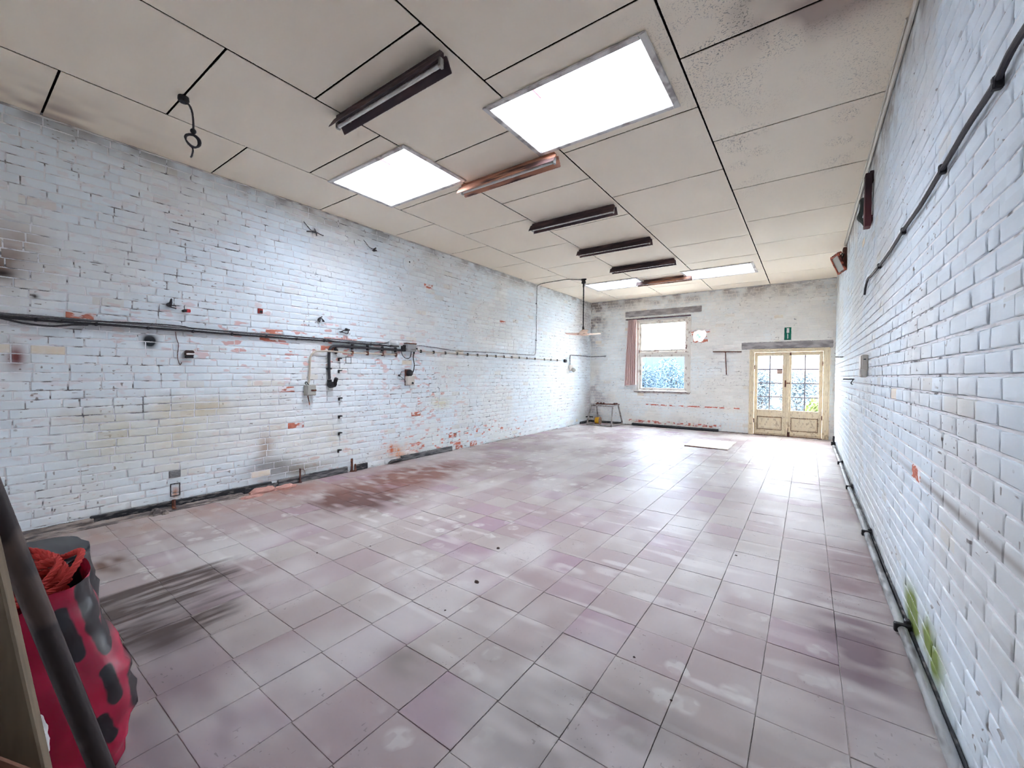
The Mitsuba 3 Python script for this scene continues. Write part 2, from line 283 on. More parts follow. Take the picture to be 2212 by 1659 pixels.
# ---------------------------------------------------------------- brick walls
WIN = (-3.85, -2.46, 0.95, 2.90); DOOR = (-1.131, 0.395, -0.05, 2.015)
LINTELS = [(-4.197, -2.214, 3.012, 3.166), (-1.306, 0.44, 2.02, 2.183)]
HOLE = Polygon([(-2.41, 2.44), (-2.395, 2.50), (-2.33, 2.53), (-2.27, 2.555), (-2.20, 2.53), (-2.13, 2.545), (-2.095, 2.47), (-2.105, 2.38), (-2.15, 2.32), (-2.19, 2.25), (-2.26, 2.235), (-2.30, 2.28), (-2.38, 2.25), (-2.405, 2.33)])
def brick_rects(u0, u1, pitch, length, joint, header=0.06, seed=1, phase=0.0):
    r = np.random.default_rng(seed); out = []; row = 0; v = 0.004 + phase
    while v < H - 0.015:
        v1 = min(v + pitch - joint, H - 0.004); u = u0 - r.random() * 0.03 - (0.5 * length if row % 2 else 0.0); wob = (r.random() - 0.5) * 0.06
        u += wob; heads = r.random() < 0.05
        while u < u1:
            L = length * 0.5 if (heads or r.random() < header) else length
            L *= 1 + (r.random() - 0.5) * 0.09
            a, b = max(u + joint / 2, u0), min(u + L - joint / 2, u1)
            if b - a > 0.025: out.append((a, b, v + (r.random() - 0.5) * 0.002, v1 + (r.random() - 0.5) * 0.002, row))
            u += L
        v += pitch; row += 1
    return out
def cut(rect, op, g):
    a, b, c, d, row = rect; x0, x1, z0, z1 = op
    if b <= x0 - g or a >= x1 + g or d <= z0 - g or c >= z1 + g: return [rect]
    c2 = [(a, x0 - g, c, d, row), (x1 + g, b, c, d, row), (a, b, c, z0 - g, row), (a, b, z1 + g, d, row)]
    return [q for q in c2 if q[1] - q[0] > 0.02 and q[3] - q[2] > 0.012 and q[0] >= a - 1e-9 and q[1] <= b + 1e-9 and q[2] >= c - 1e-9 and q[3] <= d + 1e-9][:2]
def build_wall(side, rects, paint, chooser, chamfer, proud, limit=300):
    key = 'wall_' + side; n = np.array(BASIS[side][3], float); pieces = []
    for q in rects:
        a, b, c, d, row = q
        m = on(side, slab(a, b, c, d, -0.012, proud * (rng.random() - 0.5), chamfer, 0.0010))
        pieces.append((angle_size(onp(side, [(a + b) / 2, (c + d) / 2, 0]), n, (b - a) * (d - c)), m, chooser(*q)))
    order = sorted(range(len(pieces)), key=lambda i: -pieces[i][0]); single = set(order[:limit])
    for i in order[:limit]: part(key, 'brick', pieces[i][1], pieces[i][2] or paint, True)
    for mt in sorted({p[2] or paint for p in pieces}):
        rest = [pieces[i][1] for i in range(len(pieces)) if i not in single and (pieces[i][2] or paint) == mt]
        if rest: part(key, {paint: 'brickwork', 'brick_red': 'bare_brickwork', 'brick_cream': 'cream_brickwork'}[mt], cat(rest), mt, True, kind='stuff')
def field(p_red, p_cream, seed):
    r = np.random.default_rng(seed)
    def f(a, b, c, d, row):
        t = r.random(); k = p_red((a + b) / 2, (c + d) / 2)
        return 'brick_red' if t < k else 'brick_cream' if t < k + p_cream else None
    return f
g2 = lambda x, c, s: math.exp(-((x - c) / s) ** 2)
struct('wall_left', 'long white-painted brick wall with old cables, flaking paint and stains')
own('wall_left', on('left', prism(sbox(YB - 0.3, -0.3, YF + 0.3, H + 0.3), -0.24, -0.0062)), 'joint')
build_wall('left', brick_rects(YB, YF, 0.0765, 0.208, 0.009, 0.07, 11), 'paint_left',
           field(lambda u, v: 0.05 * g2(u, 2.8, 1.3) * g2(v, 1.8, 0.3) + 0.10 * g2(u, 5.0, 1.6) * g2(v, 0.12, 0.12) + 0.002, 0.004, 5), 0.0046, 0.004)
struct('wall_right', 'white-painted brick wall with thick paint, a sagging black cable and green moss')
own('wall_right', on('right', prism(sbox(-YF - 0.3, -0.3, 2.4, H + 0.3), -0.24, -0.0062)), 'joint')
build_wall('right', brick_rects(-YF, -YB, 0.0805, 0.222, 0.010, 0.06, 12, 0.02), 'paint_right', field(lambda u, v: 0.001, 0.002, 6), 0.0055, 0.004)
struct('wall_far', 'white-painted end wall with the double door and the window')
far_shape = sbox(XL - 0.3, -0.3, XR + 0.3, H + 0.3)
for o in (WIN, DOOR): far_shape = far_shape.difference(sbox(o[0] + 0.02, o[2] + 0.0, o[1] - 0.02, o[3] - 0.02))
far_shape = far_shape.difference(HOLE.buffer(-0.01))
own('wall_far', on('far', prism(far_shape, -0.24, -0.0045)), 'joint_far')
rects, broken = [], []
for q in brick_rects(XL, XR, 0.0825, 0.1722, 0.009, 0.05, 13):
    qs = [q]
    for o in [WIN, DOOR] + LINTELS: qs = [t for s in qs for t in cut(s, o, 0.003)]
    for s in qs:
        b = sbox(s[0], s[2], s[1], s[3])
        if b.intersects(HOLE): broken += [g for g in getattr(b.difference(HOLE), 'geoms', [b.difference(HOLE)]) if g.area > 2e-4]
        else: rects.append(s)
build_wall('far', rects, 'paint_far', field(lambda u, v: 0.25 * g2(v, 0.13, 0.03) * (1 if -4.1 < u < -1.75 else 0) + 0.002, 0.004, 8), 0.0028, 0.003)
for g in broken: part('wall_far', 'broken_brick', on('far', prism(g, -0.10, 0.002)), 'brick_red', label='chipped red brick at the edge of the hole')
for i, (a, b, c, d) in enumerate(LINTELS):
    part('wall_far', 'lintel', on('far', boxm(a, b, c, d, -0.02, 0.006, 0.004)), 'concrete', label='grey concrete lintel')
hx = np.array(HOLE.buffer(0.012).exterior.coords)[:-1]
struct('wall_back')
own('wall_back', on('back', prism(sbox(-XR - 0.3, -0.3, -XL + 0.3, H + 0.3).difference(sbox(-0.43, -0.4, 0.85, 2.6)), -0.24, 0.0)), 'plain_white')
part('wall_back', 'lobby_wall', cat(boxm(-1.1, -0.85, -2.2, YB - 0.24, -0.2, 4.0), boxm(-1.1, XR + 0.3, -2.4, -2.2, -0.2, 4.0)), 'plain_white', label='wall of the lobby behind the doorway')
struct('yard'); own('yard', boxm(-40, 40, YF + 0.25, 60, -0.4, -0.06), 'yard_ground')

# ---------------------------------------------------------------- floor of cement tiles
struct('floor', 'dusty purple-grey cement tile floor with brown stains')
own('floor', boxm(XL - 0.3, XR + 0.3, -2.4, YF + 0.3, -0.25, -0.0045), 'grout')
tiles = []
for i in range(-19, 3):
    for j in range(-11, 34):
        x0 = 0.149 + i * TX; x1 = x0 + TX
        y0 = 2.21 + j * TY - 0.022 * (x0 + TX / 2); y1 = y0 + TY
        x0, x1, y0, y1 = max(x0, XL + 0.002), min(x1, XR - 0.002), max(y0, YB), min(y1, YF - 0.002)
        if x1 - x0 < 0.03 or y1 - y0 < 0.03: continue
        gx = 0.0010 + 0.0008 * rng.random()
        m = slab(x0 + gx, x1 - gx, y0 + gx, y1 - gx, -0.012, (rng.random() - 0.5) * 0.002, 0.0012, 0.0006)
        tiles.append((angle_size(np.array([(x0 + x1) / 2, (y0 + y1) / 2, 0]), np.array([0, 0, 1.0]), (x1 - x0) * (y1 - y0)), m))
tiles.sort(key=lambda t: -t[0])
for t in tiles[:300]: part('floor', 'tile', t[1], 'tile')
part('floor', 'tiling', cat([t[1] for t in tiles[300:]]), 'tile', kind='stuff')

# ---------------------------------------------------------------- ceiling boards, roof and skylights
struct('ceiling', 'ceiling of large square pale boards with dark open joints')
holes = [sbox(a - 0.025, c - 0.025, b + 0.025, d + 0.025) for a, b, c, d in SKYLIGHTS]
roof = sbox(XL - 0.3, -2.4, XR + 0.3, YF + 0.3)
for hh in holes: roof = roof.difference(hh)
own('ceiling', prism(roof, H + 0.03, 4.045), 'ceiling_void')
panels = unary_union([sbox(a - 0.004, c - 0.004, b + 0.004, d + 0.004) for a, b, c, d in SKYLIGHTS])
xs = [XL] + JX + [XR]
for s in range(5):
    y = (1.76 if s % 2 == 0 else 1.155) - 1.209 * 4
    while y < YF:
        y0, y1 = max(y, YB), min(y + 1.209, YF)
        if y1 - y0 > 0.05:
            gp = 0.0075
            q = sbox(xs[s] + (0.0075 if s else 0), y0 + gp, xs[s + 1] - (0.0075 if s < 4 else 0), y1 - gp).difference(panels)
            for g in getattr(q, 'geoms', [q]):
                if g.area > 0.01: part('ceiling', 'board', mov(prism(g, 0, 0.005), 0, 0, H + (rng.random() - 0.5) * 0.002), 'ceiling_board')
        y += 1.209
# small cove strip where the boards meet the left and far walls
part('ceiling', 'edge_strip', boxm(XL, XL + 0.022, YB, YF, H - 0.016, H - 0.001, 0.004), 'trim_paint', label='narrow wooden edge strip')
part('ceiling', 'edge_strip', boxm(XL + 0.022, XR, YF - 0.02, YF - 0.001, H - 0.014, H - 0.001, 0.004), 'trim_paint', label='narrow wooden edge strip')

SKY_TEXT = ['skylight shaft nearest the camera on the right, above the second lamp', 'near skylight shaft on the left, between the first and second lamps and the cabled wall',
            'far right skylight shaft, towards the double door', 'far left skylight shaft, beside the ceiling fan rod']
ZT = 4.06
for (a, b, c, d), text in zip(SKYLIGHTS, SKY_TEXT):
    k = thing('skylight', text, 'skylight', 'roof skylights')
    for nm, m in (('shaft_board', boxm(a - 0.012, a, c - 0.012, d + 0.012, H - 0.004, ZT)), ('shaft_board', boxm(b, b + 0.012, c - 0.012, d + 0.012, H - 0.004, ZT)),
                  ('shaft_board', boxm(a, b, c - 0.012, c, H - 0.004, ZT)), ('shaft_board', boxm(a, b, d, d + 0.012, H - 0.004, ZT))):
        part(k, nm, m, 'shaft_white')
    w = 0.042; z0, z1 = H - 0.017, H - 0.001
    for m in (boxm(a - w, a + 0.004, c - w, d + w, z0, z1, 0.004), boxm(b - 0.004, b + w, c - w, d + w, z0, z1, 0.004), boxm(a + 0.004, b - 0.004, c - w, c + 0.004, z0, z1, 0.004), boxm(a + 0.004, b - 0.004, d - 0.004, d + w, z0, z1, 0.004)):
        part(k, 'trim', m, 'trim_paint', label='weathered grey wooden trim')
    for x in (a + 0.008, b - 0.008):
        for y in (c + 0.008, d - 0.008):
            part(k, 'corner_bead', boxm(x - 0.009, x + 0.009, y - 0.009, y + 0.009, H - 0.004, ZT, 0.004), 'plain_white')
    part(k, 'flange', boxm(a - 0.002, a + 0.012, c + 0.02, d - 0.02, ZT - 0.045, ZT - 0.005, 0.003), 'red_paint', label='red painted flange at the top of the shaft')
    nx, ny = 13, 9; gx, gy = np.meshgrid(np.linspace(a - 0.03, b + 0.03, nx), np.linspace(c - 0.03, d + 0.03, ny), indexing='ij')
    sx, sy = (gx - (a + b) / 2) / (b - a + 0.06) * 2, (gy - (c + d) / 2) / (d - c + 0.06) * 2
    gz = ZT + 0.16 * (1 - sx ** 4) * (1 - sy ** 4)
    V = np.stack([gx, gy, gz], -1).reshape(-1, 3); F = [[i * ny + j, (i + 1) * ny + j, (i + 1) * ny + j + 1, i * ny + j + 1] for i in range(nx - 1) for j in range(ny - 1)]
    part(k, 'dome', (V, np.array(F)), 'glass_dome' if c < 5 else 'glass_dome_far', smooth=True, label='dirty acrylic dome')
    part(k, 'curb', cat(boxm(a - 0.05, a - 0.012, c - 0.05, d + 0.05, ZT - 0.02, ZT + 0.01), boxm(b + 0.012, b + 0.05, c - 0.05, d + 0.05, ZT - 0.02, ZT + 0.01), boxm(a - 0.012, b + 0.012, c - 0.05, c - 0.012, ZT - 0.02, ZT + 0.01), boxm(a - 0.012, b + 0.012, d + 0.012, d + 0.05, ZT - 0.02, ZT + 0.01)), 'grey_plastic')

# ---------------------------------------------------------------- window in the far wall
def fbox(x0, x1, z0, z1, w0, w1, b=0.003): return on('far', boxm(x0, x1, z0, z1, w0, w1, b))
def fr(x0, x1, z0, z1, t, w0, w1, b=0.003): return cat(fbox(x0, x0 + t, z0, z1, w0, w1, b), fbox(x1 - t, x1, z0, z1, w0, w1, b), fbox(x0 + t, x1 - t, z0, z0 + t, w0, w1, b), fbox(x0 + t, x1 - t, z1 - t, z1, w0, w1, b))
def sheet(x0, x1, z0, z1, w): return on('far', trimesh.Trimesh([[x0, z0, w], [x1, z0, w], [x1, z1, w], [x0, z1, w]], [[0, 1, 2], [0, 2, 3]], process=False))
k = struct('window_1', 'timber window with an upper and a lower sash and a half-drawn curtain'); labels[k]['category'] = 'window'
x0, x1, z0, z1 = WIN
part(k, 'reveal', cat(fbox(x0 - 0.01, x0 + 0.02, z0, z1, -0.24, -0.12), fbox(x1 - 0.02, x1 + 0.01, z0, z1, -0.24, -0.12), fbox(x0, x1, z1 - 0.02, z1 + 0.01, -0.24, -0.12), fbox(x0, x1, z0 - 0.01, z0 + 0.02, -0.24, -0.12)), 'plain_white')
part(k, 'casing', cat(fbox(x0, x0 + 0.055, z0 + 0.03, z1, -0.13, 0.012), fbox(-2.555, x1, z0 + 0.03, z1, -0.13, 0.014), fbox(x0 + 0.055, -2.555, z1 - 0.06, z1, -0.13, 0.012)), 'window_paint')
part(k, 'transom', fbox(x0 + 0.055, -2.555, 1.945, 2.025, -0.11, 0.008, 0.006), 'window_paint')
up = part(k, 'sash', fr(x0 + 0.055, -2.556, 2.03, 2.835, 0.048, -0.09, -0.02), 'window_paint', label='upper bottom-hung sash')
part(up, 'pane', sheet(x0 + 0.10, -2.60, 2.075, 2.79, -0.055), 'glass_clear')
part(up, 'catch', cat(fbox(-3.215, -3.165, 2.822, 2.852, -0.02, 0.004), fbox(-3.20, -3.18, 2.80, 2.83, -0.015, 0.012)), 'metal', label='small metal catch')
lo = part(k, 'sash', fr(x0 + 0.055, -2.556, 0.99, 1.945, 0.06, -0.09, -0.02), 'window_paint', label='lower fixed sash')
part(lo, 'pane', sheet(x0 + 0.11, -2.61, 1.045, 1.89, -0.055), 'glass_dirty', label='dirty bluish pane')
part(k, 'sill', cat(fbox(-3.935, -2.44, 0.945, 0.978, -0.10, 0.035, 0.005), fbox(-3.91, -2.47, 0.905, 0.945, 0.0, 0.012, 0.004)), 'window_paint')
part(k, 'sill_dark_strip', fbox(-3.92, -2.46, 0.932, 0.945, 0.008, 0.03), 'curtain_rail')  # solid dark strip under the nose of the sill
part(k, 'stay', cat(fbox(-2.585, -2.555, 2.085, 2.11, -0.02, 0.03), on('far', tube(spline([(-2.575, 2.10, 0.03), (-2.56, 2.11, 0.035), (-2.55, 2.17, 0.03)]), 0.008))), 'rust', label='rusty casement stay')
part(k, 'hinge', cat(fbox(-3.80, -3.785, 1.99, 2.09, -0.005, 0.016), fbox(-2.585, -2.57, 1.99, 2.03, -0.005, 0.016)), 'rust')
# curtain and its rail
k = thing('curtain_rail', 'dark brownish curtain rail above the window', 'curtain rail'); own(k, fbox(-4.178, -2.462, 2.925, 2.952, 0.006, 0.05, 0.006), 'curtain_rail')
nu, nv = 91, 14; V = []
for i in range(nu):
    for j in range(nv):
        t, s = i / (nu - 1), j / (nv - 1)
        xa, xb = -4.085 - 0.095 * s, -3.852 + 0.012 * s
        w = 0.055 + (0.026 + 0.014 * s) * math.sin(t * 2 * math.pi * 5.5 + 0.5 * math.sin(3 * s)) + 0.006 * math.sin(t * 31 + s * 4)
        V.append((xa + (xb - xa) * t, 2.925 - (2.925 - (1.10 + 0.03 * t)) * s, w + 0.012))
F = [[i * nv + j, i * nv + j + 1, (i + 1) * nv + j + 1, (i + 1) * nv + j] for i in range(nu - 1) for j in range(nv - 1)]
k = thing('curtain', 'faded pinkish pleated curtain drawn to the left of the window', 'curtain'); own(k, on('far', trimesh.Trimesh(V, np.array(F), process=False) if False else trimesh.Trimesh(V, np.vstack([np.array(F)[:, [0, 1, 2]], np.array(F)[:, [0, 2, 3]]]), process=False)), 'curtain', True)

# ---------------------------------------------------------------- double door
mat('muntin_backlit', lin(116, 110, 118), 0.6); mat('groove_shade_brown', lin(128, 100, 74), 0.9)  # bar grey has their backlit darkness painted in; brown paints groove shade and dirt
k = struct('door_1', 'worn cream-painted glazed double door in the far wall'); labels[k]['category'] = 'door'
part(k, 'frame', cat(fbox(-1.131, -1.035, 0.0, 2.015, -0.16, 0.016, 0.005), fbox(0.275, 0.392, 0.0, 2.015, -0.16, 0.016, 0.005), fbox(-1.035, 0.275, 1.945, 2.015, -0.16, 0.016, 0.005)), 'door_paint')
part(k, 'moulding', cat(fbox(-1.131, -1.105, 0.0, 2.02, 0.014, 0.032, 0.006), fbox(0.366, 0.392, 0.0, 2.02, 0.014, 0.032, 0.006), fbox(-1.105, 0.366, 1.992, 2.02, 0.014, 0.032, 0.006), fbox(-1.06, -1.035, 0.0, 1.97, 0.014, 0.022, 0.004), fbox(0.275, 0.30, 0.0, 1.97, 0.014, 0.022, 0.004), fbox(-1.035, 0.275, 1.945, 1.968, 0.014, 0.022, 0.004)), 'door_paint')
part(k, 'threshold', fbox(-1.04, 0.28, -0.05, 0.008, -0.20, 0.0), 'rust')
for xa, xb, pa, pb, nm in ((-1.03, -0.385, -0.968, -0.470, 'left leaf'), (-0.365, 0.272, -0.302, 0.205, 'right leaf')):
    w0, w1 = -0.075, -0.03
    lf = part(k, 'leaf', cat(fbox(xa, pa, 0.01, 1.94, w0, w1), fbox(pb, xb, 0.01, 1.94, w0, w1), fbox(pa, pb, 1.862, 1.94, w0, w1), fbox(pa, pb, 0.44, 0.60, w0, w1), fbox(pa, pb, 0.01, 0.13, w0, w1)), 'door_paint', label=nm + ' of the double door')
    part(lf, 'panel', cat(fbox(pa - 0.01, pb + 0.01, 0.12, 0.45, -0.062, -0.050), fbox(pa + 0.03, pb - 0.03, 0.165, 0.405, -0.055, -0.042, 0.008)), 'door_paint')
    part(lf, 'panel_groove_shade', fr(pa + 0.002, pb - 0.002, 0.132, 0.438, 0.012, -0.05, -0.033, 0.002), 'groove_shade_brown', label='thin brown strip for the dirt and shade in the panel groove')  # strip paints the recess shade along with its dirt
    part(lf, 'weather_strip', fbox(xa + 0.01, xb - 0.01, 0.045, 0.075, -0.03, -0.012, 0.006), 'door_paint')
    xm = (pa + pb) / 2
    part(lf, 'muntin', fbox(xm - 0.010, xm + 0.010, 0.60, 1.862, -0.065, -0.036), 'muntin_backlit', label='thin glazing bar')
    zs = [0.60, 0.905, 1.222, 1.545, 1.862]
    for z in zs[1:4]: part(lf, 'muntin', fbox(pa, pb, z - 0.010, z + 0.010, -0.065, -0.036), 'muntin_backlit', label='thin glazing bar')
    for ca, cb in ((pa, xm - 0.008), (xm + 0.008, pb)):
        for za, zb in zip(zs[:-1], zs[1:]): part(lf, 'pane', sheet(ca, cb, za + 0.006, zb - 0.006, -0.052), 'glass_clear')
    if nm[0] == 'r':
        part(lf, 'astragal', fbox(-0.396, -0.338, 0.01, 1.94, -0.03, -0.008, 0.006), 'door_paint')
        part(lf, 'bolt', cat(fbox(-0.362, -0.315, 0.0, 0.11, -0.03, 0.012), fbox(-0.355, -0.345, 0.1, 0.2, -0.03, -0.0)), 'rust', label='rusty floor bolt')
        part(lf, 'bolt', fbox(-0.345, -0.31, 1.865, 1.925, -0.03, -0.012), 'rust')
        for z in (0.42, 1.62): part(lf, 'hinge', fbox(0.262, 0.285, z, z + 0.10, -0.032, 0.004), 'rust')
    else:
        part(lf, 'handle', cat(fbox(-0.428, -0.400, 1.14, 1.29, -0.03, -0.022), on('far', bar((-0.414, 1.228, -0.03), (-0.414, 1.228, 0.025), 0.009)), on('far', bar((-0.425, 1.228, 0.022), (-0.32, 1.226, 0.024), 0.010))), 'rust', label='dark lever handle')
        for z in (0.28, 1.55): part(lf, 'hinge', fbox(-1.042, -1.02, z, z + 0.10, -0.032, 0.004), 'rust')
k = thing('paper_notice', 'small pinkish blank paper stuck on the left leaf of the double door', 'notice'); own(k, fbox(-0.577, -0.474, 1.438, 1.542, -0.051, -0.048, 0.0), mat('paper', lin(206, 176, 160), 0.8))

# exit sign, hole, bracket
k = thing('exit_sign', 'green emergency exit sign with a white door and arrow above the double door', 'sign')
own(k, fbox(-0.450, -0.320, 2.218, 2.498, 0.004, 0.012, 0.002), mat('sign_green', lin(18, 104, 82), 0.4))
part(k, 'door_symbol', fbox(-0.409, -0.358, 2.374, 2.482, 0.011, 0.0135, 0.0), 'plain_white')
part(k, 'arrow', on('far', prism([(-0.392, 2.35), (-0.392, 2.275), (-0.402, 2.275), (-0.385, 2.236), (-0.368, 2.275), (-0.378, 2.275), (-0.378, 2.35)], 0.011, 0.0135)), 'plain_white')
k = thing('bracket', 'thin black T-shaped iron bracket on the far wall between the window and the door', 'bracket')
own(k, cat(on('far', bar((-1.929, 1.985, 0.03), (-1.303, 1.968, 0.03), 0.011)), on('far', bar((-1.652, 1.975, 0.03), (-1.622, 1.418, 0.03), 0.010)), fbox(-1.665, -1.64, 1.96, 1.99, 0.0, 0.03), fbox(-1.634, -1.612, 1.42, 1.45, 0.0, 0.03)), 'rust')
# plaster lining of the hole
hp = np.array(HOLE.exterior.coords)[:-1]; n = len(hp); V = []
for s in range(6):
    t = s / 5; o = (meshkit.noise(np.c_[hp * 20, np.full(n, s * 3.1)], 3) - 0.5)[:, None] * 0.03 * (1 if s else 0.3)
    c = hp.mean(0); V.append(np.c_[c + (hp - c) * (1 - 0.10 * math.sin(t * 3.1)) * (1 + o), np.full(n, 0.001 - 0.235 * t)])
V = np.vstack(V); F = [[s * n + i, s * n + (i + 1) % n, (s + 1) * n + (i + 1) % n, (s + 1) * n + i] for s in range(5) for i in range(n)]
F = np.array(F); part('wall_far', 'hole_lining', on('far', trimesh.Trimesh(V, np.vstack([F[:, [0, 1, 2]], F[:, [0, 2, 3]]]), process=False)), mat('plaster', lin(226, 220, 210), 0.9), label='rough pale lining of the broken hole')

# ---------------------------------------------------------------- outdoors seen through the glass
mat('leaf_blue_cast', lambda p, n, uv: mix([0.030, 0.050, 0.066], [0.075, 0.105, 0.125], cell_rand(p.x * 9, p.y * 9, p.z * 9)), 0.6)  # blue cast of the outdoor light is put into the leaf colour
mat('leaf_green', lambda p, n, uv: mix([0.060, 0.100, 0.020], [0.13, 0.19, 0.05], cell_rand(p.x * 16, p.y * 16, p.z * 16)), 0.6)
mat('leaf_teal', lambda p, n, uv: mix([0.008, 0.030, 0.026], [0.028, 0.065, 0.054], cell_rand(p.x * 16, p.y * 16, p.z * 16)), 0.6)
mat('bark', lin(60, 50, 44), 0.9); mat('fence', [0.055, 0.072, 0.095], 0.8)
def shrub(label, cx, cy, rx, ry, z0, z1, n, size, m, name='shrub', catg='shrub'):
    r = np.random.default_rng(int(abs(cx * 100) + cy * 10)); k = thing(name, label, catg)
    d = r.normal(size=(n, 3)); d /= np.linalg.norm(d, axis=1, keepdims=True); d *= (r.random((n, 1)) ** 0.45)
    P = d * [rx, ry, (z1 - z0) / 2] * (0.8 + 0.35 * meshkit.fbm(d * 2.3 + cx, 3, 4)[:, None]) + [cx, cy, (z0 + z1) / 2]
    a = r.normal(size=(n, 3)); a /= np.linalg.norm(a, axis=1, keepdims=True); b = np.cross(a, r.normal(size=(n, 3))); b /= np.linalg.norm(b, axis=1, keepdims=True) + 1e-9
    s = size * (0.6 + 0.8 * r.random((n, 1)))
    V = np.stack([P - a * s, P + b * s * 0.42, P + a * s, P - b * s * 0.42], 1).reshape(-1, 3); i = np.arange(n)[:, None] * 4
    part(k, 'foliage', trimesh.Trimesh(V, np.vstack([i + [0, 1, 2], i + [0, 2, 3]]), process=False), m, kind='stuff')
    part(k, 'stem', cat(*[bar((cx + dx, cy, -0.08), (cx + dx * 2.5 + 0.1 * rx, cy + dx, z0 + (z1 - z0) * 0.7), 0.02 + 0.02 * rx, 6) for dx in (-0.1 * rx, 0.0, 0.12 * rx)]), 'bark')
for i, (cx, cy, rx, z1) in enumerate([(-7.3, 21.3, 0.72, 2.3), (-6.45, 19.2, 0.72, 2.12), (-5.0, 19.2, 0.70, 2.1), (-5.75, 21.3, 0.72, 2.3), (-1.75, 21.2, 0.74, 1.75), (-0.25, 19.4, 0.74, 1.66), (1.2, 21.2, 0.7, 2.4)]):
    shrub(['leftmost bluish hedge shrub outside the window', 'nearer hedge shrub in the left half of the lower window pane', 'nearer hedge shrub in the right half of the lower window pane', 'hedge shrub against the fence in the middle of the lower window pane',
           'bluish shrub seen through the left leaf of the door', 'bluish shrub seen through the meeting of the door leaves', 'taller pale shrub seen through the right leaf of the door'][i], cx, cy, rx, 0.9, -0.1, z1, 2600, 0.062, 'leaf_blue_cast')
shrub('bright green plant just outside the lowest right pane of the door', 0.18, 12.75, 0.24, 0.2, 0.05, 0.86, 420, 0.06, 'leaf_green', 'plant', 'plant')
shrub('dark leafy plant just outside the left leaf of the door', -0.88, 13.3, 0.42, 0.3, 0.0, 0.68, 300, 0.07, 'leaf_blue_cast', 'plant', 'plant')
shrub('slender teal conifer seen through the hole beside the window', -2.62, 13.0, 0.36, 0.34, 0.0, 2.78, 2600, 0.05, 'leaf_teal')
k = thing('garden_fence', 'low bluish plank fence behind the hedge outside the window', 'fence')
for i in range(30): part(k, 'plank', boxm(-10.4 + i * 0.3, -10.104 + i * 0.3, 22.4, 22.43, -0.06, 2.42 + 0.01 * (i % 3)), 'fence')
part(k, 'rail', boxm(-10.4, -1.4, 22.43, 22.48, 1.8, 1.9), 'fence'); part(k, 'rail', boxm(-10.4, -1.4, 22.43, 22.48, 0.4, 0.5), 'fence')

# ---------------------------------------------------------------- fluorescent lamps
def along_x(poly, x0, x1): m = prism(poly, x0, x1); v = m.vertices.copy(); m.vertices = v[:, [2, 0, 1]]; return m
LAMPS = [(1.965, 'lamp_brown', 'dark brown fluorescent batten nearest the camera, first in the ceiling row', -3.235, -1.985), (3.485, 'lamp_rusty', 'rusty fluorescent batten beside the near right skylight, second in the ceiling row', -3.235, -1.99),
         (4.955, 'lamp_brown', 'dark fluorescent batten third in the ceiling row from the camera', -3.235, -1.985), (6.425, 'lamp_brown', 'dark fluorescent batten fourth in the ceiling row from the camera', -3.235, -1.99),
         (7.84, 'lamp_brown', 'dark fluorescent batten fifth in the ceiling row, before the far skylights', -3.22, -1.99), (9.30, 'lamp_rusty', 'fluorescent batten with an orange-rusted end between the two far skylights', -3.19, -2.03)]
for yc, m, text, xa, xb in LAMPS:
    k = thing('fluorescent_lamp', text, 'lamp', 'row of ceiling lamps'); c = yc + 0.0225; h = H - 0.001
    e_ = 0.16 if yc > 9 else 0.02
    part(k, 'spine', boxm(xa + e_, xb - e_, yc + 0.002, yc + 0.043, h - 0.045, h, 0.004), m)
    P = lambda s: [(c + s * 0.012, h - 0.032), (c + s * 0.026, h - 0.028), (c + s * 0.068, h - 0.100), (c + s * 0.073, h - 0.112), (c + s * 0.068, h - 0.112), (c + s * 0.062, h - 0.100), (c + s * 0.022, h - 0.038)]
    for s in (-1, 1):
        q = P(s); part(k, 'reflector', along_x(q if Polygon(q).exterior.is_ccw else q[::-1], xa, xb), m)
    part(k, 'tube', bar((xa + 0.03, c, h - 0.085), (xb - 0.04, c, h - 0.085), 0.0155, 12), 'lamp_tube', 40)
    for x in (xa + 0.022, xb - 0.032): part(k, 'lamp_holder', boxm(x - 0.012, x + 0.012, c - 0.02, c + 0.02, h - 0.108, h - 0.04, 0.006), 'grey_plastic')
    part(k, 'starter', lathe([(0, 0), (0.011, 0), (0.011, 0.035), (0, 0.037)], 10, at=(xa + 0.16, c + 0.018, h - 0.085)), 'grey_plastic')

# ---------------------------------------------------------------- ceiling fan
k = thing('ceiling_fan', 'pale ceiling fan hanging on a long dark rod at the far end', 'fan'); fx, fy = -4.085, 8.43
part(k, 'mount', cat(lathe([(0, 0), (0.045, 0), (0.05, 0.03), (0.018, 0.10), (0, 0.10)][::1], 16, at=(fx, fy, H - 0.102)), boxm(fx - 0.06, fx + 0.06, fy - 0.012, fy + 0.012, H - 0.03, H - 0.001)), 'black', 40)
part(k, 'downrod', bar((fx, fy, H - 0.09), (fx, fy, 2.44), 0.013, 10), 'black', 40)
part(k, 'coupling', lathe([(0, 0), (0.024, 0.0), (0.024, 0.07), (0, 0.07)], 12, at=(fx, fy, 2.385)), 'black', 40); part(k, 'coupling', lathe([(0, 0), (0.021, 0.0), (0.021, 0.05), (0, 0.05)], 12, at=(fx, fy, H - 0.17)), 'black', 40)
part(k, 'hub', lathe([(0, -0.075), (0.05, -0.07), (0.10, -0.045), (0.105, -0.02), (0.085, 0.01), (0.04, 0.045), (0.03, 0.06), (0, 0.06)], 24, at=(fx, fy, 2.335)), 'peach', 40)
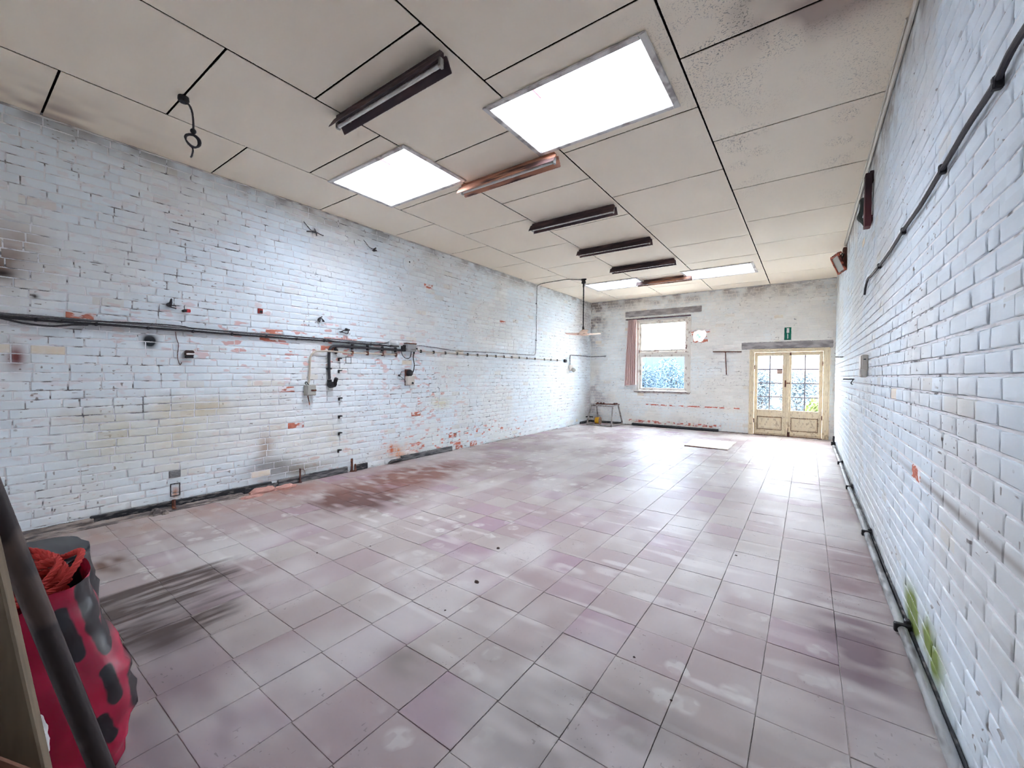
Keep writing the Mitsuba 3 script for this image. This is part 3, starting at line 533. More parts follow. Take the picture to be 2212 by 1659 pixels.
for i, a in enumerate((178, 298, 58)):
    nr, nw = 12, 7; V = []
    for s in (1, -1):
        for r_ in range(nr):
            t = r_ / (nr - 1); w = 0.045 + 0.055 * math.sin(min(1.0, t * 1.5) * math.pi / 2) - 0.05 * max(0, t - 0.8) / 0.2
            for q in range(nw):
                u = q / (nw - 1) * 2 - 1
                V.append((0.09 + 0.36 * t, u * w, 0.026 * u * (1 - 0.5 * t) + 0.03 * t ** 2 - 0.02 + s * 0.003 * (1 - u * u)))
    F = []
    for s in range(2):
        o = s * nr * nw
        for r_ in range(nr - 1):
            for q in range(nw - 1):
                a0 = o + r_ * nw + q; f = [[a0, a0 + nw, a0 + nw + 1], [a0, a0 + nw + 1, a0 + 1]]
                F += f if s == 0 else [x[::-1] for x in f]
    part(k, 'blade', mov(rot(trimesh.Trimesh(V, F, process=False), [0, 0, 1], a), fx, fy, 2.325), 'peach', 40)
    part(k, 'blade_iron', mov(rot(boxm(0.05, 0.15, -0.02, 0.02, -0.03, -0.022, 0.003), [0, 0, 1], a), fx, fy, 2.33), 'rust')
# cable with a coil hanging from the ceiling
k = thing('hanging_cable', 'dark cable end with a small coil hanging from the ceiling at the left', 'cable'); y = 1.157
own(k, tube(spline([(-3.975, y, H + 0.0), (-3.93, y, 3.47), (-3.84, y, 3.40), (-3.79, y, 3.33), (-3.772, y, 3.25), (-3.775, y, 3.195)]), 0.007), 'cable_dark', 40)
part(k, 'rose', lathe([(0, 0), (0.03, 0.004), (0.038, 0.02), (0.035, 0.045), (0, 0.045)], 14, at=(-3.975, y, H - 0.046)), 'black', 40)
part(k, 'coil', cat(*[tube([(-3.792 + 0.008 * (q - 1) + 0.006 * math.sin(2 * t), y + (0.040 + 0.004 * q) * math.cos(t), 3.125 + 0.044 * math.sin(t)) for t in np.linspace(0, 2 * math.pi, 25)[:-1]], 0.0065, 6, True) for q in range(3)], tube(spline([(-3.80, y, 3.08), (-3.785, y, 3.05), (-3.81, y, 3.02), (-3.83, y, 3.015)]), 0.006)), 'cable_dark', 40)
part(k, 'knot', trimesh.creation.icosphere(1, 0.02).apply_translation((-3.775, y, 3.19)), 'black', True)

# ---------------------------------------------------------------- cables, conduits and fittings on the left wall (u = y, v = z, w = out of the wall)
def L(pts, r, n=6, w=0.012): return on('left', tube(spline([(p[0], p[1], p[2] if len(p) > 2 else w) for p in pts]), r, n))
def lbox(a, b, c, d, w0, w1, bev=0.003): w0 = max(w0, 0.004) if w1 > 0.02 else w0; return on('left', boxm(a, b, c, d, w0, w1, bev))
def wob(y0, y1, z, n, amp, seed, w=0.014, amp_w=0.003):
    r = np.random.default_rng(seed); ys = np.linspace(y0, y1, n); return [(y, z + amp * (r.random() - 0.5) * 2, w + amp_w * r.random()) for y in ys]
k = thing('cable', 'thick dark grey cable running along the left wall at mid height, lowest of the bundle', 'cable'); own(k, L(wob(0.2, 4.25, 1.816, 16, 0.003, 1, 0.020), 0.0105), 'cable_dark', 40)
for y in np.arange(0.5, 4.2, 0.36): part(k, 'clip', lbox(y - 0.008, y + 0.008, 1.80, 1.831, 0.004, 0.034, 0.002), 'dark_rubber')
k = thing('cable', 'grey cable on top of the bundle along the left wall', 'cable'); own(k, L(wob(0.2, 4.06, 1.845, 15, 0.003, 2, 0.018), 0.008), 'cable_grey', 40)
k = thing('cable', 'thin cable weaving around the bundle on the left wall', 'cable'); own(k, L([(0.2, 1.826), (0.75, 1.833), (1.1, 1.852), (1.45, 1.858), (1.62, 1.842), (2.2, 1.834), (2.7, 1.842), (3.0, 1.836), (3.22, 1.812), (3.5, 1.808), (3.8, 1.815), (4.05, 1.87)], 0.0055, w=0.046), 'cable_dark', 40)
k = thing('cable', 'short cable drooping below the bundle at the far left edge', 'cable'); own(k, L([(0.2, 1.813), (0.314, 1.803), (0.435, 1.776), (0.583, 1.768), (0.70, 1.79), (0.80, 1.80)], 0.008, w=0.066), 'cable_dark', 40)
k = thing('conduit', 'thick dark conduit that bends down to the black plug on the left wall', 'conduit')
own(k, L([(4.29, 1.757), (4.22, 1.758), (3.9, 1.759), (3.4, 1.759), (3.2, 1.757), (3.13, 1.745), (3.09, 1.70), (3.081, 1.62), (3.082, 1.45), (3.086, 1.305)], 0.019, 8, 0.030), 'cable_dark', 40)
part(k, 'elbow', cat(L([(3.165, 1.70), (3.185, 1.665), (3.20, 1.70), (3.17, 1.725)], 0.018, 8, 0.022)), 'black', 40)
for y, z in ((3.434, 1.759), (3.682, 1.76), (3.937, 1.758), (4.18, 1.758)): part(k, 'clip', lbox(y - 0.012, y + 0.012, z - 0.038, z + 0.04, 0.0, 0.048), 'black')
part(k, 'clip', lbox(3.055, 3.11, 1.438, 1.462, 0.0, 0.048), 'black')
k = thing('conduit', 'thin cream conduit that bends down to the grey switch box on the left wall', 'conduit')
own(k, L([(4.22, 1.685), (3.95, 1.683), (3.43, 1.678), (3.28, 1.678, 0.04), (3.20, 1.678, 0.062), (3.08, 1.680, 0.070), (2.98, 1.678, 0.05), (2.90, 1.67), (2.87, 1.655), (2.832, 1.60), (2.822, 1.52), (2.818, 1.40), (2.812, 1.30), (2.80, 1.25)], 0.0115, 8, 0.026), 'conduit_cream', 40)
for y in (3.434, 3.682, 3.947, 4.195): part(k, 'clip', lbox(y - 0.012, y + 0.012, 1.655, 1.712, 0.0, 0.042), 'rust')
k = thing('junction_box', 'grey metal junction box at the end of the cable bundle on the left wall', 'junction box')
own(k, lbox(4.365, 4.565, 1.745, 1.868, 0.003, 0.07, 0.006), 'pipe_grey'); part(k, 'lid', lbox(4.375, 4.555, 1.755, 1.858, 0.069, 0.080, 0.004), 'pipe_grey'); part(k, 'lid_rim', lbox(4.36, 4.57, 1.865, 1.88, 0.003, 0.08, 0.003), 'rust')
part(k, 'gland', cat(*[on('left', bar((a, b, 0.04), (a + da, b + db, 0.04), 0.014, 8)) for a, b, da, db in ((4.37, 1.83, -0.05, 0.0), (4.37, 1.79, -0.07, 0.0), (4.56, 1.80, 0.05, 0.0), (4.54, 1.75, 0.0, -0.04))]), 'black', 40)
part(k, 'terminal_cover', lbox(4.30, 4.37, 1.74, 1.83, 0.004, 0.05, 0.008), 'black')
k = thing('cable', 'dark cable loop hanging under the junction box', 'cable'); own(k, L([(4.29, 1.75), (4.30, 1.70), (4.345, 1.65), (4.407, 1.632), (4.465, 1.655), (4.49, 1.74)], 0.006, w=0.035), 'cable_dark', 40)
k = thing('connector_block', 'small white connector block above the junction box', 'connector'); own(k, lbox(4.09, 4.188, 1.858, 1.906, 0.006, 0.035, 0.004), 'plain_white')
k = thing('switch_box', 'grey switch box with a drop lever on the left wall', 'switch')
own(k, lbox(2.748, 2.872, 1.10, 1.237, 0.003, 0.085, 0.006), 'grey_plastic'); part(k, 'cover', lbox(2.756, 2.864, 1.108, 1.228, 0.084, 0.094, 0.004), 'grey_plastic'); part(k, 'slot', lbox(2.80, 2.868, 1.155, 1.178, 0.093, 0.100, 0.002), 'rust')
part(k, 'lever', on('left', bar((2.778, 1.105, 0.05), (2.80, 0.98, 0.055), 0.006)), 'rust'); part(k, 'cable_loop', L([(2.77, 1.235), (2.752, 1.262), (2.765, 1.275), (2.785, 1.25), (2.80, 1.235)], 0.006, w=0.04), 'cable_dark', 40)
k = thing('industrial_plug', 'black industrial plug and socket under the dark conduit on the left wall', 'socket')
own(k, on('left', rot(lathe([(0, 0), (0.042, 0.0), (0.046, 0.02), (0.040, 0.07), (0.03, 0.09), (0, 0.09)], 16), [1, 0, 0], 0, (0, 0, 0)).apply_translation((3.10, 1.235, 0.01))), 'black', 40)
part(k, 'plug', on('left', mov(rot(lathe([(0, 0), (0.026, 0.0), (0.030, 0.04), (0.024, 0.05), (0.026, 0.12), (0.018, 0.125), (0, 0.125)], 14), [1, 0, 0], -62), 3.13, 1.215, 0.065)), 'black', 40)
part(k, 'neck', on('left', bar((3.086, 1.30, 0.03), (3.09, 1.24, 0.035), 0.028, 10)), 'black', 40)
k = thing('socket_box', 'white socket box with a black cap under the junction box on the left wall', 'socket')
own(k, lbox(4.385, 4.53, 1.205, 1.35, 0.003, 0.075, 0.008), mat('old_white', lin(206, 198, 188), 0.5)); part(k, 'backplate', lbox(4.378, 4.50, 1.20, 1.458, 0.001, 0.012, 0.003), 'rust')
part(k, 'cap', on('left', mov(lathe([(0, 0), (0.05, 0), (0.052, 0.05), (0.03, 0.07), (0, 0.07)], 16), 4.45, 1.40, 0.01)), 'black', 40); part(k, 'knob', on('left', mov(lathe([(0, 0), (0.018, 0), (0.016, 0.012), (0, 0.012)], 12), 4.482, 1.238, 0.075)), 'black', 40)
k = thing('cable', 'dark cable from the junction box down to the white socket box', 'cable'); own(k, L([(4.546, 1.735), (4.536, 1.64), (4.556, 1.52), (4.53, 1.42), (4.48, 1.39)], 0.008, w=0.03), 'cable_dark', 40)
k = thing('wire', 'thin loose wire with a knob left of the white socket box', 'wire'); own(k, cat(L([(4.385, 1.44), (4.30, 1.42), (4.27, 1.37), (4.25, 1.36), (4.30, 1.33), (4.385, 1.26)], 0.0035, w=0.03), on('left', trimesh.creation.icosphere(1, 0.018).apply_translation((4.25, 1.36, 0.03)))), 'cable_dark', True)
k = thing('conduit', 'thin clipped conduit running from the junction box to the far corner', 'conduit'); own(k, L([(4.60, 1.80), (4.66, 1.77), (4.72, 1.762)] + [(y, 1.759 + 0.003 * math.sin(y * 5)) for y in np.arange(5.0, 9.65, 0.3)], 0.0085, 6, 0.022), 'conduit_cream', 40)
for y in (4.708, 4.998, 5.281, 5.582, 5.870, 6.155, 6.449, 6.735, 7.018, 7.294, 7.585, 7.891, 8.24, 8.666, 8.977, 9.303): part(k, 'clip', lbox(y - 0.012, y + 0.012, 1.738, 1.787, 0.0, 0.033), 'black')
k = thing('cable', 'loose grey cable above the clipped conduit on the left wall', 'cable'); own(k, L([(4.58, 1.84), (4.65, 1.850), (4.74, 1.853), (5.1, 1.838), (5.52, 1.812), (6.1, 1.822), (6.5, 1.83), (7.3, 1.835), (8.0, 1.845), (8.19, 1.852), (8.255, 1.89), (8.272, 2.0), (8.285, 2.4), (8.295, 2.9), (8.305, 3.4), (8.32, 3.48), (8.36, 3.495)], 0.006, 6, 0.018), 'cable_grey', 40)
for z in (2.2, 3.06): part(k, 'clip', lbox(8.265, 8.31, z - 0.01, z + 0.01, 0.0, 0.025), 'black')
k = thing('cable', 'thin cable along the ceiling from the left wall to the fan rod', 'cable'); own(k, tube(spline([(XL + 0.03, 8.34, H - 0.012), (-5.0, 8.26, H - 0.01), (-4.6, 8.23, H - 0.01), (-4.36, 8.23, H - 0.012), (-4.14, 8.40, H - 0.02)]), 0.007), 'cable_dark', 40)
k = thing('cable_connector', 'black cable coupling at the far end of the clipped conduit', 'connector'); own(k, lbox(9.66, 9.78, 1.715, 1.80, 0.0, 0.05, 0.01), 'black')
k = thing('conduit', 'dark conduit that turns round the far left corner', 'conduit'); own(k, cat(L([(10.0, 1.62), (10.002, 1.80), (10.01, 1.90), (10.06, 1.925), (10.7, 1.932), (11.27, 1.932)], 0.011, 7, 0.018), on('far', tube([(XL + 0.02, 1.930, 0.02), (-5.0, 1.934, 0.018), (-4.755, 1.940, 0.018)], 0.011, 7))), 'cable_grey', 40)
k = thing('wall_light', 'small pale wall light with a looped white cable near the far left corner', 'lamp'); own(k, cat(lbox(9.95, 10.13, 1.50, 1.66, 0.003, 0.05, 0.012)), 'pvc_white'); part(k, 'globe', on('left', mov(rot(lathe([(0, 0), (0.03, 0), (0.055, 0.05), (0.05, 0.10), (0, 0.12)], 14), [1, 0, 0], 40), 10.08, 1.56, 0.04)), 'grey_plastic', 40)
part(k, 'cable_loop', L([(9.78, 1.755), (9.86, 1.74), (9.88, 1.65), (9.83, 1.50), (9.85, 1.43), (9.90, 1.44), (9.92, 1.55), (9.96, 1.62)], 0.008, w=0.03), 'pvc_white', 40)
k = thing('vent_plug', 'round painted-over vent cap high on the left wall', 'vent cap'); own(k, on('left', cat(mov(lathe([(0, 0), (0.118, 0), (0.118, 0.008), (0, 0.010)], 28), 4.476, 3.14, -0.002), tube([(4.476 + 0.123 * math.cos(t), 3.14 + 0.115 * math.sin(t), 0.004) for t in np.linspace(0, 2 * math.pi, 37)[:-1]], 0.005, 6, True))), 'paint_left', 40)
part(k, 'hole', on('left', mov(lathe([(0, 0), (0.014, 0), (0.012, 0.004), (0, 0.004)], 10), 4.476, 3.185, 0.008)), 'black')
for i, (y, z, t) in enumerate([(3.236, 1.591, 'topmost black hook in the vertical row below the conduits'), (3.236, 1.426, 'second black hook in the vertical row beside the plug'), (3.239, 1.047, 'third black hook in the vertical row, below the plug'), (3.236, 0.798, 'fourth black hook in the vertical row on the left wall'), (3.235, 0.568, 'fifth black hook in the vertical row on the left wall'), (3.225, 0.331, 'lowest black hook in the vertical row, above the pipe stubs')]):
    k = thing('hook', t, 'hook', 'row of wall hooks'); own(k, on('left', cat(boxm(y - 0.01, y + 0.028, z - 0.006, z + 0.010, 0.0, 0.05, 0.002), boxm(y - 0.012, y + 0.006, z - 0.034, z + 0.004, 0.0, 0.022, 0.002))), 'black')
for nm, t, y, z, m in (('cable_stub', 'frayed dark cable stub above the red brick on the left wall', 1.385, 2.075, 'cable_dark'), ('cable_stub', 'dark cable stub above the bundle, right of the small rusty red box', 2.967, 2.112, 'cable_dark'), ('cable_stub', 'small dark cable stub on the left wall above the cream conduit', 3.349, 1.998, 'cable_dark'), ('cable_stub', 'tangled cable stub high on the left wall near the ceiling', 2.93, 3.22, 'cable_dark'), ('cable_stub', 'short dark cable stub high on the left wall below the vent cap crack', 3.80, 3.222, 'cable_dark')):
    r = np.random.default_rng(int(y * 1000)); k = thing(nm, t, 'cable'); own(k, cat(*[L([(y, z, 0.002), (y + 0.02 * r.normal(), z + 0.015 * r.normal(), 0.03), (y + 0.035 * r.normal(), z - 0.02 + 0.03 * r.normal(), 0.03), (y + 0.05 * r.normal(), z - 0.05 * r.random(), 0.015)], 0.006, 6) for _ in range(3)], L([(y - 0.17, z + 0.09, 0.008), (y - 0.08, z + 0.01, 0.012), (y, z, 0.01)], 0.004, 5) if z > 3 else L([(y, z, 0.0), (y, z, 0.02)], 0.012, 6)), m, 40)
k = thing('plug_stub', 'dark plug with a red cap on a wire above the cable bundle', 'plug'); own(k, on('left', bar((1.505, 2.018, 0.0), (1.512, 2.02, 0.05), 0.014, 8)), 'black', 40); part(k, 'cap', on('left', boxm(1.52, 1.555, 2.005, 2.038, 0.02, 0.05, 0.004)), 'red_paint'); part(k, 'wire', L([(1.51, 2.02), (1.505, 2.06), (1.512, 2.075)], 0.003, w=0.03), 'cable_dark')
k = thing('wall_box', 'small rusty red recessed box on the left wall', 'box'); own(k, lbox(2.215, 2.268, 2.085, 2.14, -0.002, 0.012, 0.003), mat('red_rust', lin(150, 56, 50), 0.8)); part(k, 'opening', lbox(2.232, 2.262, 2.092, 2.118, 0.010, 0.014, 0.0), 'black')
k = thing('broken_socket', 'broken brown and white socket below the cable bundle at the left', 'socket'); own(k, lbox(1.505, 1.585, 1.555, 1.615, 0.002, 0.05, 0.012), mat('bakelite', lin(62, 44, 40), 0.4)); part(k, 'face', lbox(1.512, 1.588, 1.567, 1.585, 0.045, 0.056, 0.004), 'plain_white'); part(k, 'base', lbox(1.51, 1.575, 1.535, 1.557, 0.002, 0.055, 0.004), 'black')
k = thing('wire', 'thin brown wire hanging below the cable bundle beside the broken socket', 'wire'); own(k, L([(1.436, 1.80), (1.445, 1.73), (1.46, 1.67), (1.455, 1.60), (1.452, 1.53), (1.47, 1.465), (1.485, 1.49)], 0.003, w=0.008), 'rust', 40)
k = thing('wall_box', 'square recessed box with a thin rim under the conduits on the left wall', 'box'); own(k, on('left', cat(boxm(3.345, 3.43, 1.615, 1.622, -0.002, 0.006), boxm(3.345, 3.43, 1.528, 1.535, -0.002, 0.006), boxm(3.343, 3.350, 1.528, 1.622, -0.002, 0.006), boxm(3.424, 3.431, 1.528, 1.622, -0.002, 0.006))), 'cable_grey')
k = thing('air_brick', 'small grey vent grille low on the left wall', 'vent'); own(k, lbox(1.371, 1.467, 0.312, 0.382, -0.002, 0.006, 0.002), 'cable_grey')
for i in range(4): part(k, 'slat', lbox(1.378, 1.460, 0.320 + i * 0.016, 0.327 + i * 0.016, 0.005, 0.010, 0.001), 'pipe_grey')

k = thing('wall_box', 'square rimmed recess with rust stain low on the left wall above the black skirting', 'box'); own(k, on('left', cat(boxm(1.382, 1.46, 0.244, 0.252, -0.002, 0.007), boxm(1.382, 1.46, 0.122, 0.128, -0.002, 0.005), boxm(1.380, 1.387, 0.122, 0.252, -0.002, 0.007), boxm(1.455, 1.462, 0.122, 0.252, -0.002, 0.007))), 'cable_dark')
# ---------------------------------------------------------------- skirting and plinth remains along the left wall
struct('baseboard_left', 'broken remains of dark skirting along the left wall')
r = np.random.default_rng(3)
def rough_strip(y0, y1, d0, d1, z, seed, step=0.045, jit=0.006):
    n = max(3, int((y1 - y0) / step)); ys = np.linspace(y0, y1, n); rr = np.random.default_rng(seed); V = []
    for i, y in enumerate(ys):
        j = lambda a=jit: (rr.random() - 0.5) * 2 * a
        V += [(XL + d0, y, -0.003), (XL + d1 + j(), y, -0.003), (XL + d1 + j() - 0.004, y, z * 0.75 + j()), (XL + (d0 + d1) / 2 + j(), y, z + j()), (XL + d0, y, z + j(0.003))]
    F = []
    for i in range(n - 1):
        for q in range(5):
            a, b = i * 5 + q, i * 5 + (q + 1) % 5; F += [[a, b, b + 5], [a, b + 5, a + 5]]
    for o, s in ((0, 1), ((n - 1) * 5, -1)):
        for q in (1, 2, 3): f = [o, o + q + 1, o + q]; F.append(f if s < 0 else f[::-1])
    m = trimesh.Trimesh(V, F, process=False); (m.invert() if m.volume < 0 else None); return m
part('baseboard_left', 'plinth', rough_strip(0.05, 2.02, 0.0, 0.10, 0.026, 1), 'plinth_concrete', label='rough mortar ledge at the foot of the wall')
part('baseboard_left', 'mortar_edge', rough_strip(0.25, 1.95, 0.10, 0.128, 0.012, 2), 'plinth_concrete')
part('baseboard_left', 'skirting_board', cat(boxm(XL + 0.0, XL + 0.024, 0.80, 2.35, -0.002, 0.082, 0.006)), 'skirting_dark', label='black skirting strip')
part('baseboard_left', 'skirting_board', rough_strip(0.30, 0.82, 0.0, 0.045, 0.066, 5), 'plinth_concrete')
part('baseboard_left', 'skirting_board', rough_strip(2.05, 2.42, 0.0, 0.035, 0.055, 6), 'skirting_dark')
part('baseboard_left', 'skirting_board', cat(boxm(XL, XL + 0.028, 2.42, 3.36, -0.002, 0.085, 0.008)), 'skirting_tile', label='worn grey skirting strip')
part('baseboard_left', 'skirting_board', boxm(XL, XL + 0.02, 3.475, 3.685, -0.002, 0.082, 0.003), 'skirting_dark', label='short dark piece of skirting')
part('baseboard_left', 'skirting_board', boxm(XL, XL + 0.026, 4.30, 5.46, -0.002, 0.082, 0.006), 'skirting_tile', label='grey piece of skirting past the orange stain')
part('baseboard_left', 'skirting_board', boxm(XL, XL + 0.05, 10.64, YF - 0.01, -0.002, 0.066, 0.012), 'skirting_dark', label='black skirting in the far corner')
k = thing('skirting_offcut', 'loose grey broken skirting piece lying below the orange stain', 'skirting'); own(k, mov(rot(boxm(-0.05, 0.05, -0.11, 0.11, 0.0, 0.022, 0.004), [0, 1, 0], -34), XL + 0.085, 4.14, 0.032), 'skirting_tile')
for y, d, h, rr_, t in ((3.415, 0.035, 0.185, 0.016, 'tall rusty pipe stub rising from the floor at the left wall'), (3.455, 0.055, 0.105, 0.012, 'short rusty pipe stub beside the tall one'), (2.678, 0.045, 0.18, 0.010, 'thin rusty rod stub with a wire at the left wall'), (1.385, 0.085, 0.105, 0.017, 'dark pipe stub in front of the black skirting')):
    k = thing('pipe_stub', t, 'pipe'); own(k, cat(bar((XL + d, y, -0.003), (XL + d, y, h), rr_, 10), lathe([(rr_, 0), (rr_ + 0.012, 0.0), (rr_ + 0.008, 0.02), (rr_, 0.022)], 10, at=(XL + d, y, 0.0))), 'rust', 40)
    if rr_ == 0.010: part(k, 'wire', tube(spline([(XL + d, y, 0.17), (XL + d + 0.02, y + 0.04, 0.16), (XL + d + 0.02, y + 0.05, 0.10), (XL + d, y + 0.02, 0.07)]), 0.003), 'rust')
rr = np.random.default_rng(21)
def rubble(cx, cy, s, h, seed):
    m = trimesh.creation.icosphere(3, 1.0); v = m.vertices.copy(); f = meshkit.fbm(v * 2.1 + seed, 4, seed); v *= (0.55 + 0.9 * f)[:, None]; v[:, 2] = np.maximum(v[:, 2], -0.05)
    m.vertices = v * [s[0], s[1], h] + [cx, cy, 0.0]; return m
k = thing('mortar_heap', 'pinkish heap of crumbled mortar where the black skirting ends', 'rubble'); own(k, cat(rubble(-5.14, 2.22, (0.08, 0.16), 0.05, 3), rubble(-5.11, 2.45, (0.07, 0.14), 0.04, 5), rubble(-5.02, 2.05, (0.05, 0.12), 0.02, 8)), mat('mortar_pink', lambda p, n, uv: mix(lin(206, 158, 146), lin(170, 128, 118), fbm(p.x * 30, p.y * 30, p.z * 30, 3)), 0.95))
k = thing('mortar_lump', 'pale lump of mortar on the ledge left of the dark pipe stub', 'rubble'); own(k, cat(rubble(-5.13, 1.24, (0.04, 0.05), 0.06, 11), rubble(-5.09, 1.30, (0.035, 0.03), 0.035, 12)), 'plinth_concrete')

# ---------------------------------------------------------------- far end: black skirting pipe, trestle, reel, sheet
struct('baseboard_far'); own('baseboard_far', on('far', cat(boxm(-5.2, -4.26, 0.0, 0.062, 0.0, 0.045, 0.015))), 'skirting_dark')
k = thing('rubber_tube', 'long black tube lying along the foot of the far wall', 'pipe'); own(k, bar((-3.95, YF - 0.05, 0.033), (-1.775, YF - 0.072, 0.033), 0.036, 14), 'dark_rubber', 40)
k = thing('pipe_stub', 'dark horizontal bar sticking out low in the far left corner', 'pipe'); own(k, bar((XL + 0.005, 11.05, 0.175), (XL + 0.20, 11.12, 0.175), 0.016), 'black', 40)
k = thing('trestle', 'whitish steel trestle frame standing in the far left corner', 'trestle')
FL, FRr, BR, BL = (-4.99, 10.57), (-4.255, 10.53), (-4.20, 11.22), (-4.94, 11.24); tl, tr, tbr, tbl = (-4.93, 10.74), (-4.29, 10.72), (-4.285, 11.10), (-4.93, 11.10)
for a, b in ((FL, tl), (FRr, tr), (BR, tbr), (BL, tbl)): part(k, 'leg', bar((a[0], a[1], 0.0), (b[0], b[1], 0.555), 0.020, 8), 'galvanised', 40)
for a, b, z in ((FL, FRr, 0.022), (FRr, BR, 0.03), (FL, BL, 0.022)): part(k, 'foot_rail', bar((a[0], a[1], z), (b[0], b[1], z), 0.019, 8), 'galvanised', 40)
part(k, 'top_rail', bar((tl[0], tl[1], 0.545), (tr[0], tr[1], 0.54), 0.020, 8), 'galvanised', 40)
part(k, 'top_rail', bar((tbl[0] - 0.03, tbl[1], 0.565), (tbr[0] + 0.03, tbr[1], 0.57), 0.018, 8), 'rust', 40, label='rusty clamp rail'); part(k, 'top_rail', bar((tr[0], tr[1], 0.55), (tbr[0], tbr[1], 0.56), 0.018, 8), 'galvanised', 40)
for x in (-4.9, -4.8, -4.72, -4.4, -4.33): part(k, 'clamp', boxm(x - 0.02, x + 0.02, 11.07, 11.13, 0.56, 0.61, 0.005), 'rust')
k = thing('cable_reel', 'yellow cable reel with a brown flange standing inside the trestle', 'cable reel'); c = (-4.80, 10.90, 0.108)
part(k, 'drum', lathe([(0, -0.06), (0.085, -0.06), (0.088, 0.0), (0.085, 0.06), (0, 0.06)], 24, 'x', c), mat('yellow_cable', lambda p, n, uv: mix(lin(236, 190, 40), lin(206, 150, 30), smoothstep(0.3, 0.7, noise(p.x * 160, 1.0, 2.0))), 0.5), 40)
for s in (-0.068, 0.062): part(k, 'flange', lathe([(0, 0), (0.108, 0), (0.108, 0.008), (0, 0.008)], 28, 'x', (c[0] + s, c[1], c[2])), mat('reel_wood', lin(142, 112, 96), 0.7) if s < 0 else 'reel_wood')
for a in (0, 120, 240): part(k, 'flange_hole', mov(lathe([(0, 0), (0.014, 0), (0.014, 0.002), (0, 0.002)], 10, 'x'), c[0] + 0.0695, c[1] + 0.045 * math.cos(math.radians(a)), c[2] + 0.045 * math.sin(math.radians(a))), 'black')
k = thing('board_sheet', 'pale flat board lying on the floor in front of the double door', 'board'); own(k, mov(prism([(-1.955, 8.60), (-1.185, 8.555), (-1.18, 9.70), (-2.005, 9.60)], 0, 0.016), 0, 0, 0.002), 'board_white')
part(k, 'edge', boxm(-1.95, -1.19, 8.565, 8.60, 0.0015, 0.012, 0.002), 'rust', label='dark front edge')
struct('trim_1'); own('trim_1', boxm(XL, -1.14, YF - 0.02, YF - 0.002, -0.002, 0.018, 0.004), 'plinth_concrete')

# ---------------------------------------------------------------- right wall
def rw(y, z, w): return (XR - w, y, z)
k = thing('heating_pipe', 'grey pipe running along the floor at the foot of the right wall', 'pipe'); own(k, tube(spline([rw(y, 0.030, 0.040 + 0.004 * math.sin(y * 2.1)) for y in np.arange(0.2, 10.7, 0.5)], 4), 0.022, 10), 'pipe_grey', 40)
for y in (3.0, 4.65, 6.45, 8.2, 10.4): part(k, 'clip', cat(boxm(XR - 0.075, XR - 0.004, y - 0.013, y + 0.013, 0.012, 0.060, 0.004), boxm(XR - 0.03, XR - 0.004, y + 0.01, y + 0.05, 0.03, 0.075, 0.006)), 'black')
struct('baseboard_right'); own('baseboard_right', boxm(XR - 0.014, XR, YB, YF, -0.002, 0.035, 0.003), 'skirting_dark')
k = thing('conduit', 'white plastic conduit along the top of the right wall up to the floodlight', 'conduit'); own(k, tube(np.array([rw(y, H - 0.020 + 0.002 * math.sin(3 * y), 0.016) for y in np.linspace(0.2, 8.62, 30)]), 0.0135, 8), 'pvc_white', 40)
own(thing('conduit', 'second thinner white conduit between the ceiling and the top conduit on the right', 'conduit'), tube(np.array([rw(y, H - 0.006, 0.034) for y in np.linspace(3.4, 8.62, 12)]), 0.006, 6), 'pvc_white', 40)
r = np.random.default_rng(4); pts = [rw(y, z + 0.006 * r.normal(), 0.018) for y, z in ((1.2, 2.33), (1.55, 2.315), (1.8, 2.308), (1.95, 2.29), (2.2, 2.306), (2.5, 2.284), (2.97, 2.27), (3.45, 2.274), (3.95, 2.278), (4.5, 2.285), (5.0, 2.31), (5.3, 2.32), (5.48, 2.28), (5.55, 2.22))]
k = thing('cable', 'black cable sagging along the right wall', 'cable'); own(k, tube(spline(pts), 0.010, 7), 'cable_dark', 40)
for y, z in ((1.92, 2.29), (2.56, 2.284), (3.46, 2.274), (4.5, 2.286)): part(k, 'clip', boxm(XR - 0.030, XR - 0.004, y - 0.012, y + 0.012, z - 0.022, z + 0.02, 0.004), 'black')
k = thing('wall_bar', 'reddish-brown iron bar fixed upright high on the right wall', 'bar'); own(k, cat(boxm(XR - 0.062, XR - 0.012, 5.19, 5.30, 2.815, 3.32, 0.004), boxm(XR - 0.03, XR, 5.20, 5.29, 3.24, 3.34, 0.004), boxm(XR - 0.03, XR, 5.20, 5.29, 2.86, 2.92, 0.004)), mat('oxide_red', lambda p, n, uv: mix(lin(96, 52, 56), lin(56, 36, 42), smoothstep(2.95, 3.2, p.z)), 0.6))
part(k, 'arm', tube(spline([(XR - 0.03, 5.60, 3.21), (XR - 0.055, 5.58, 3.19), (XR - 0.05, 5.55, 3.13), (XR - 0.06, 5.54, 3.06), (XR - 0.075, 5.52, 3.00), (XR - 0.05, 5.48, 2.95), (XR - 0.03, 5.44, 2.90)]), 0.022, 8), mat('dark_green_grey', lin(62, 70, 68), 0.6), 40)
k = thing('floodlight', 'rusty halogen floodlight tilted down from the top of the right wall', 'floodlight')
fc = np.array([0.375, 8.52, 3.20]); up = np.array([-0.36, -0.0, 0.93]); up /= np.linalg.norm(up); nrm = np.array([-0.80, -0.45, -0.31]); nrm -= up * (nrm @ up); nrm /= np.linalg.norm(nrm); sd = np.cross(up, nrm)
def fl(a, b, c): return fc + a * sd + b * up + c * nrm
def flbox(a0, a1, b0, b1, c0, c1, bev=0.004):
    m = boxm(a0, a1, b0, b1, c0, c1, bev); m.vertices = fc + m.vertices @ np.array([sd, up, nrm]); return m
part(k, 'housing', flbox(-0.085, 0.085, -0.13, 0.13, -0.06, -0.005, 0.02), 'rust')
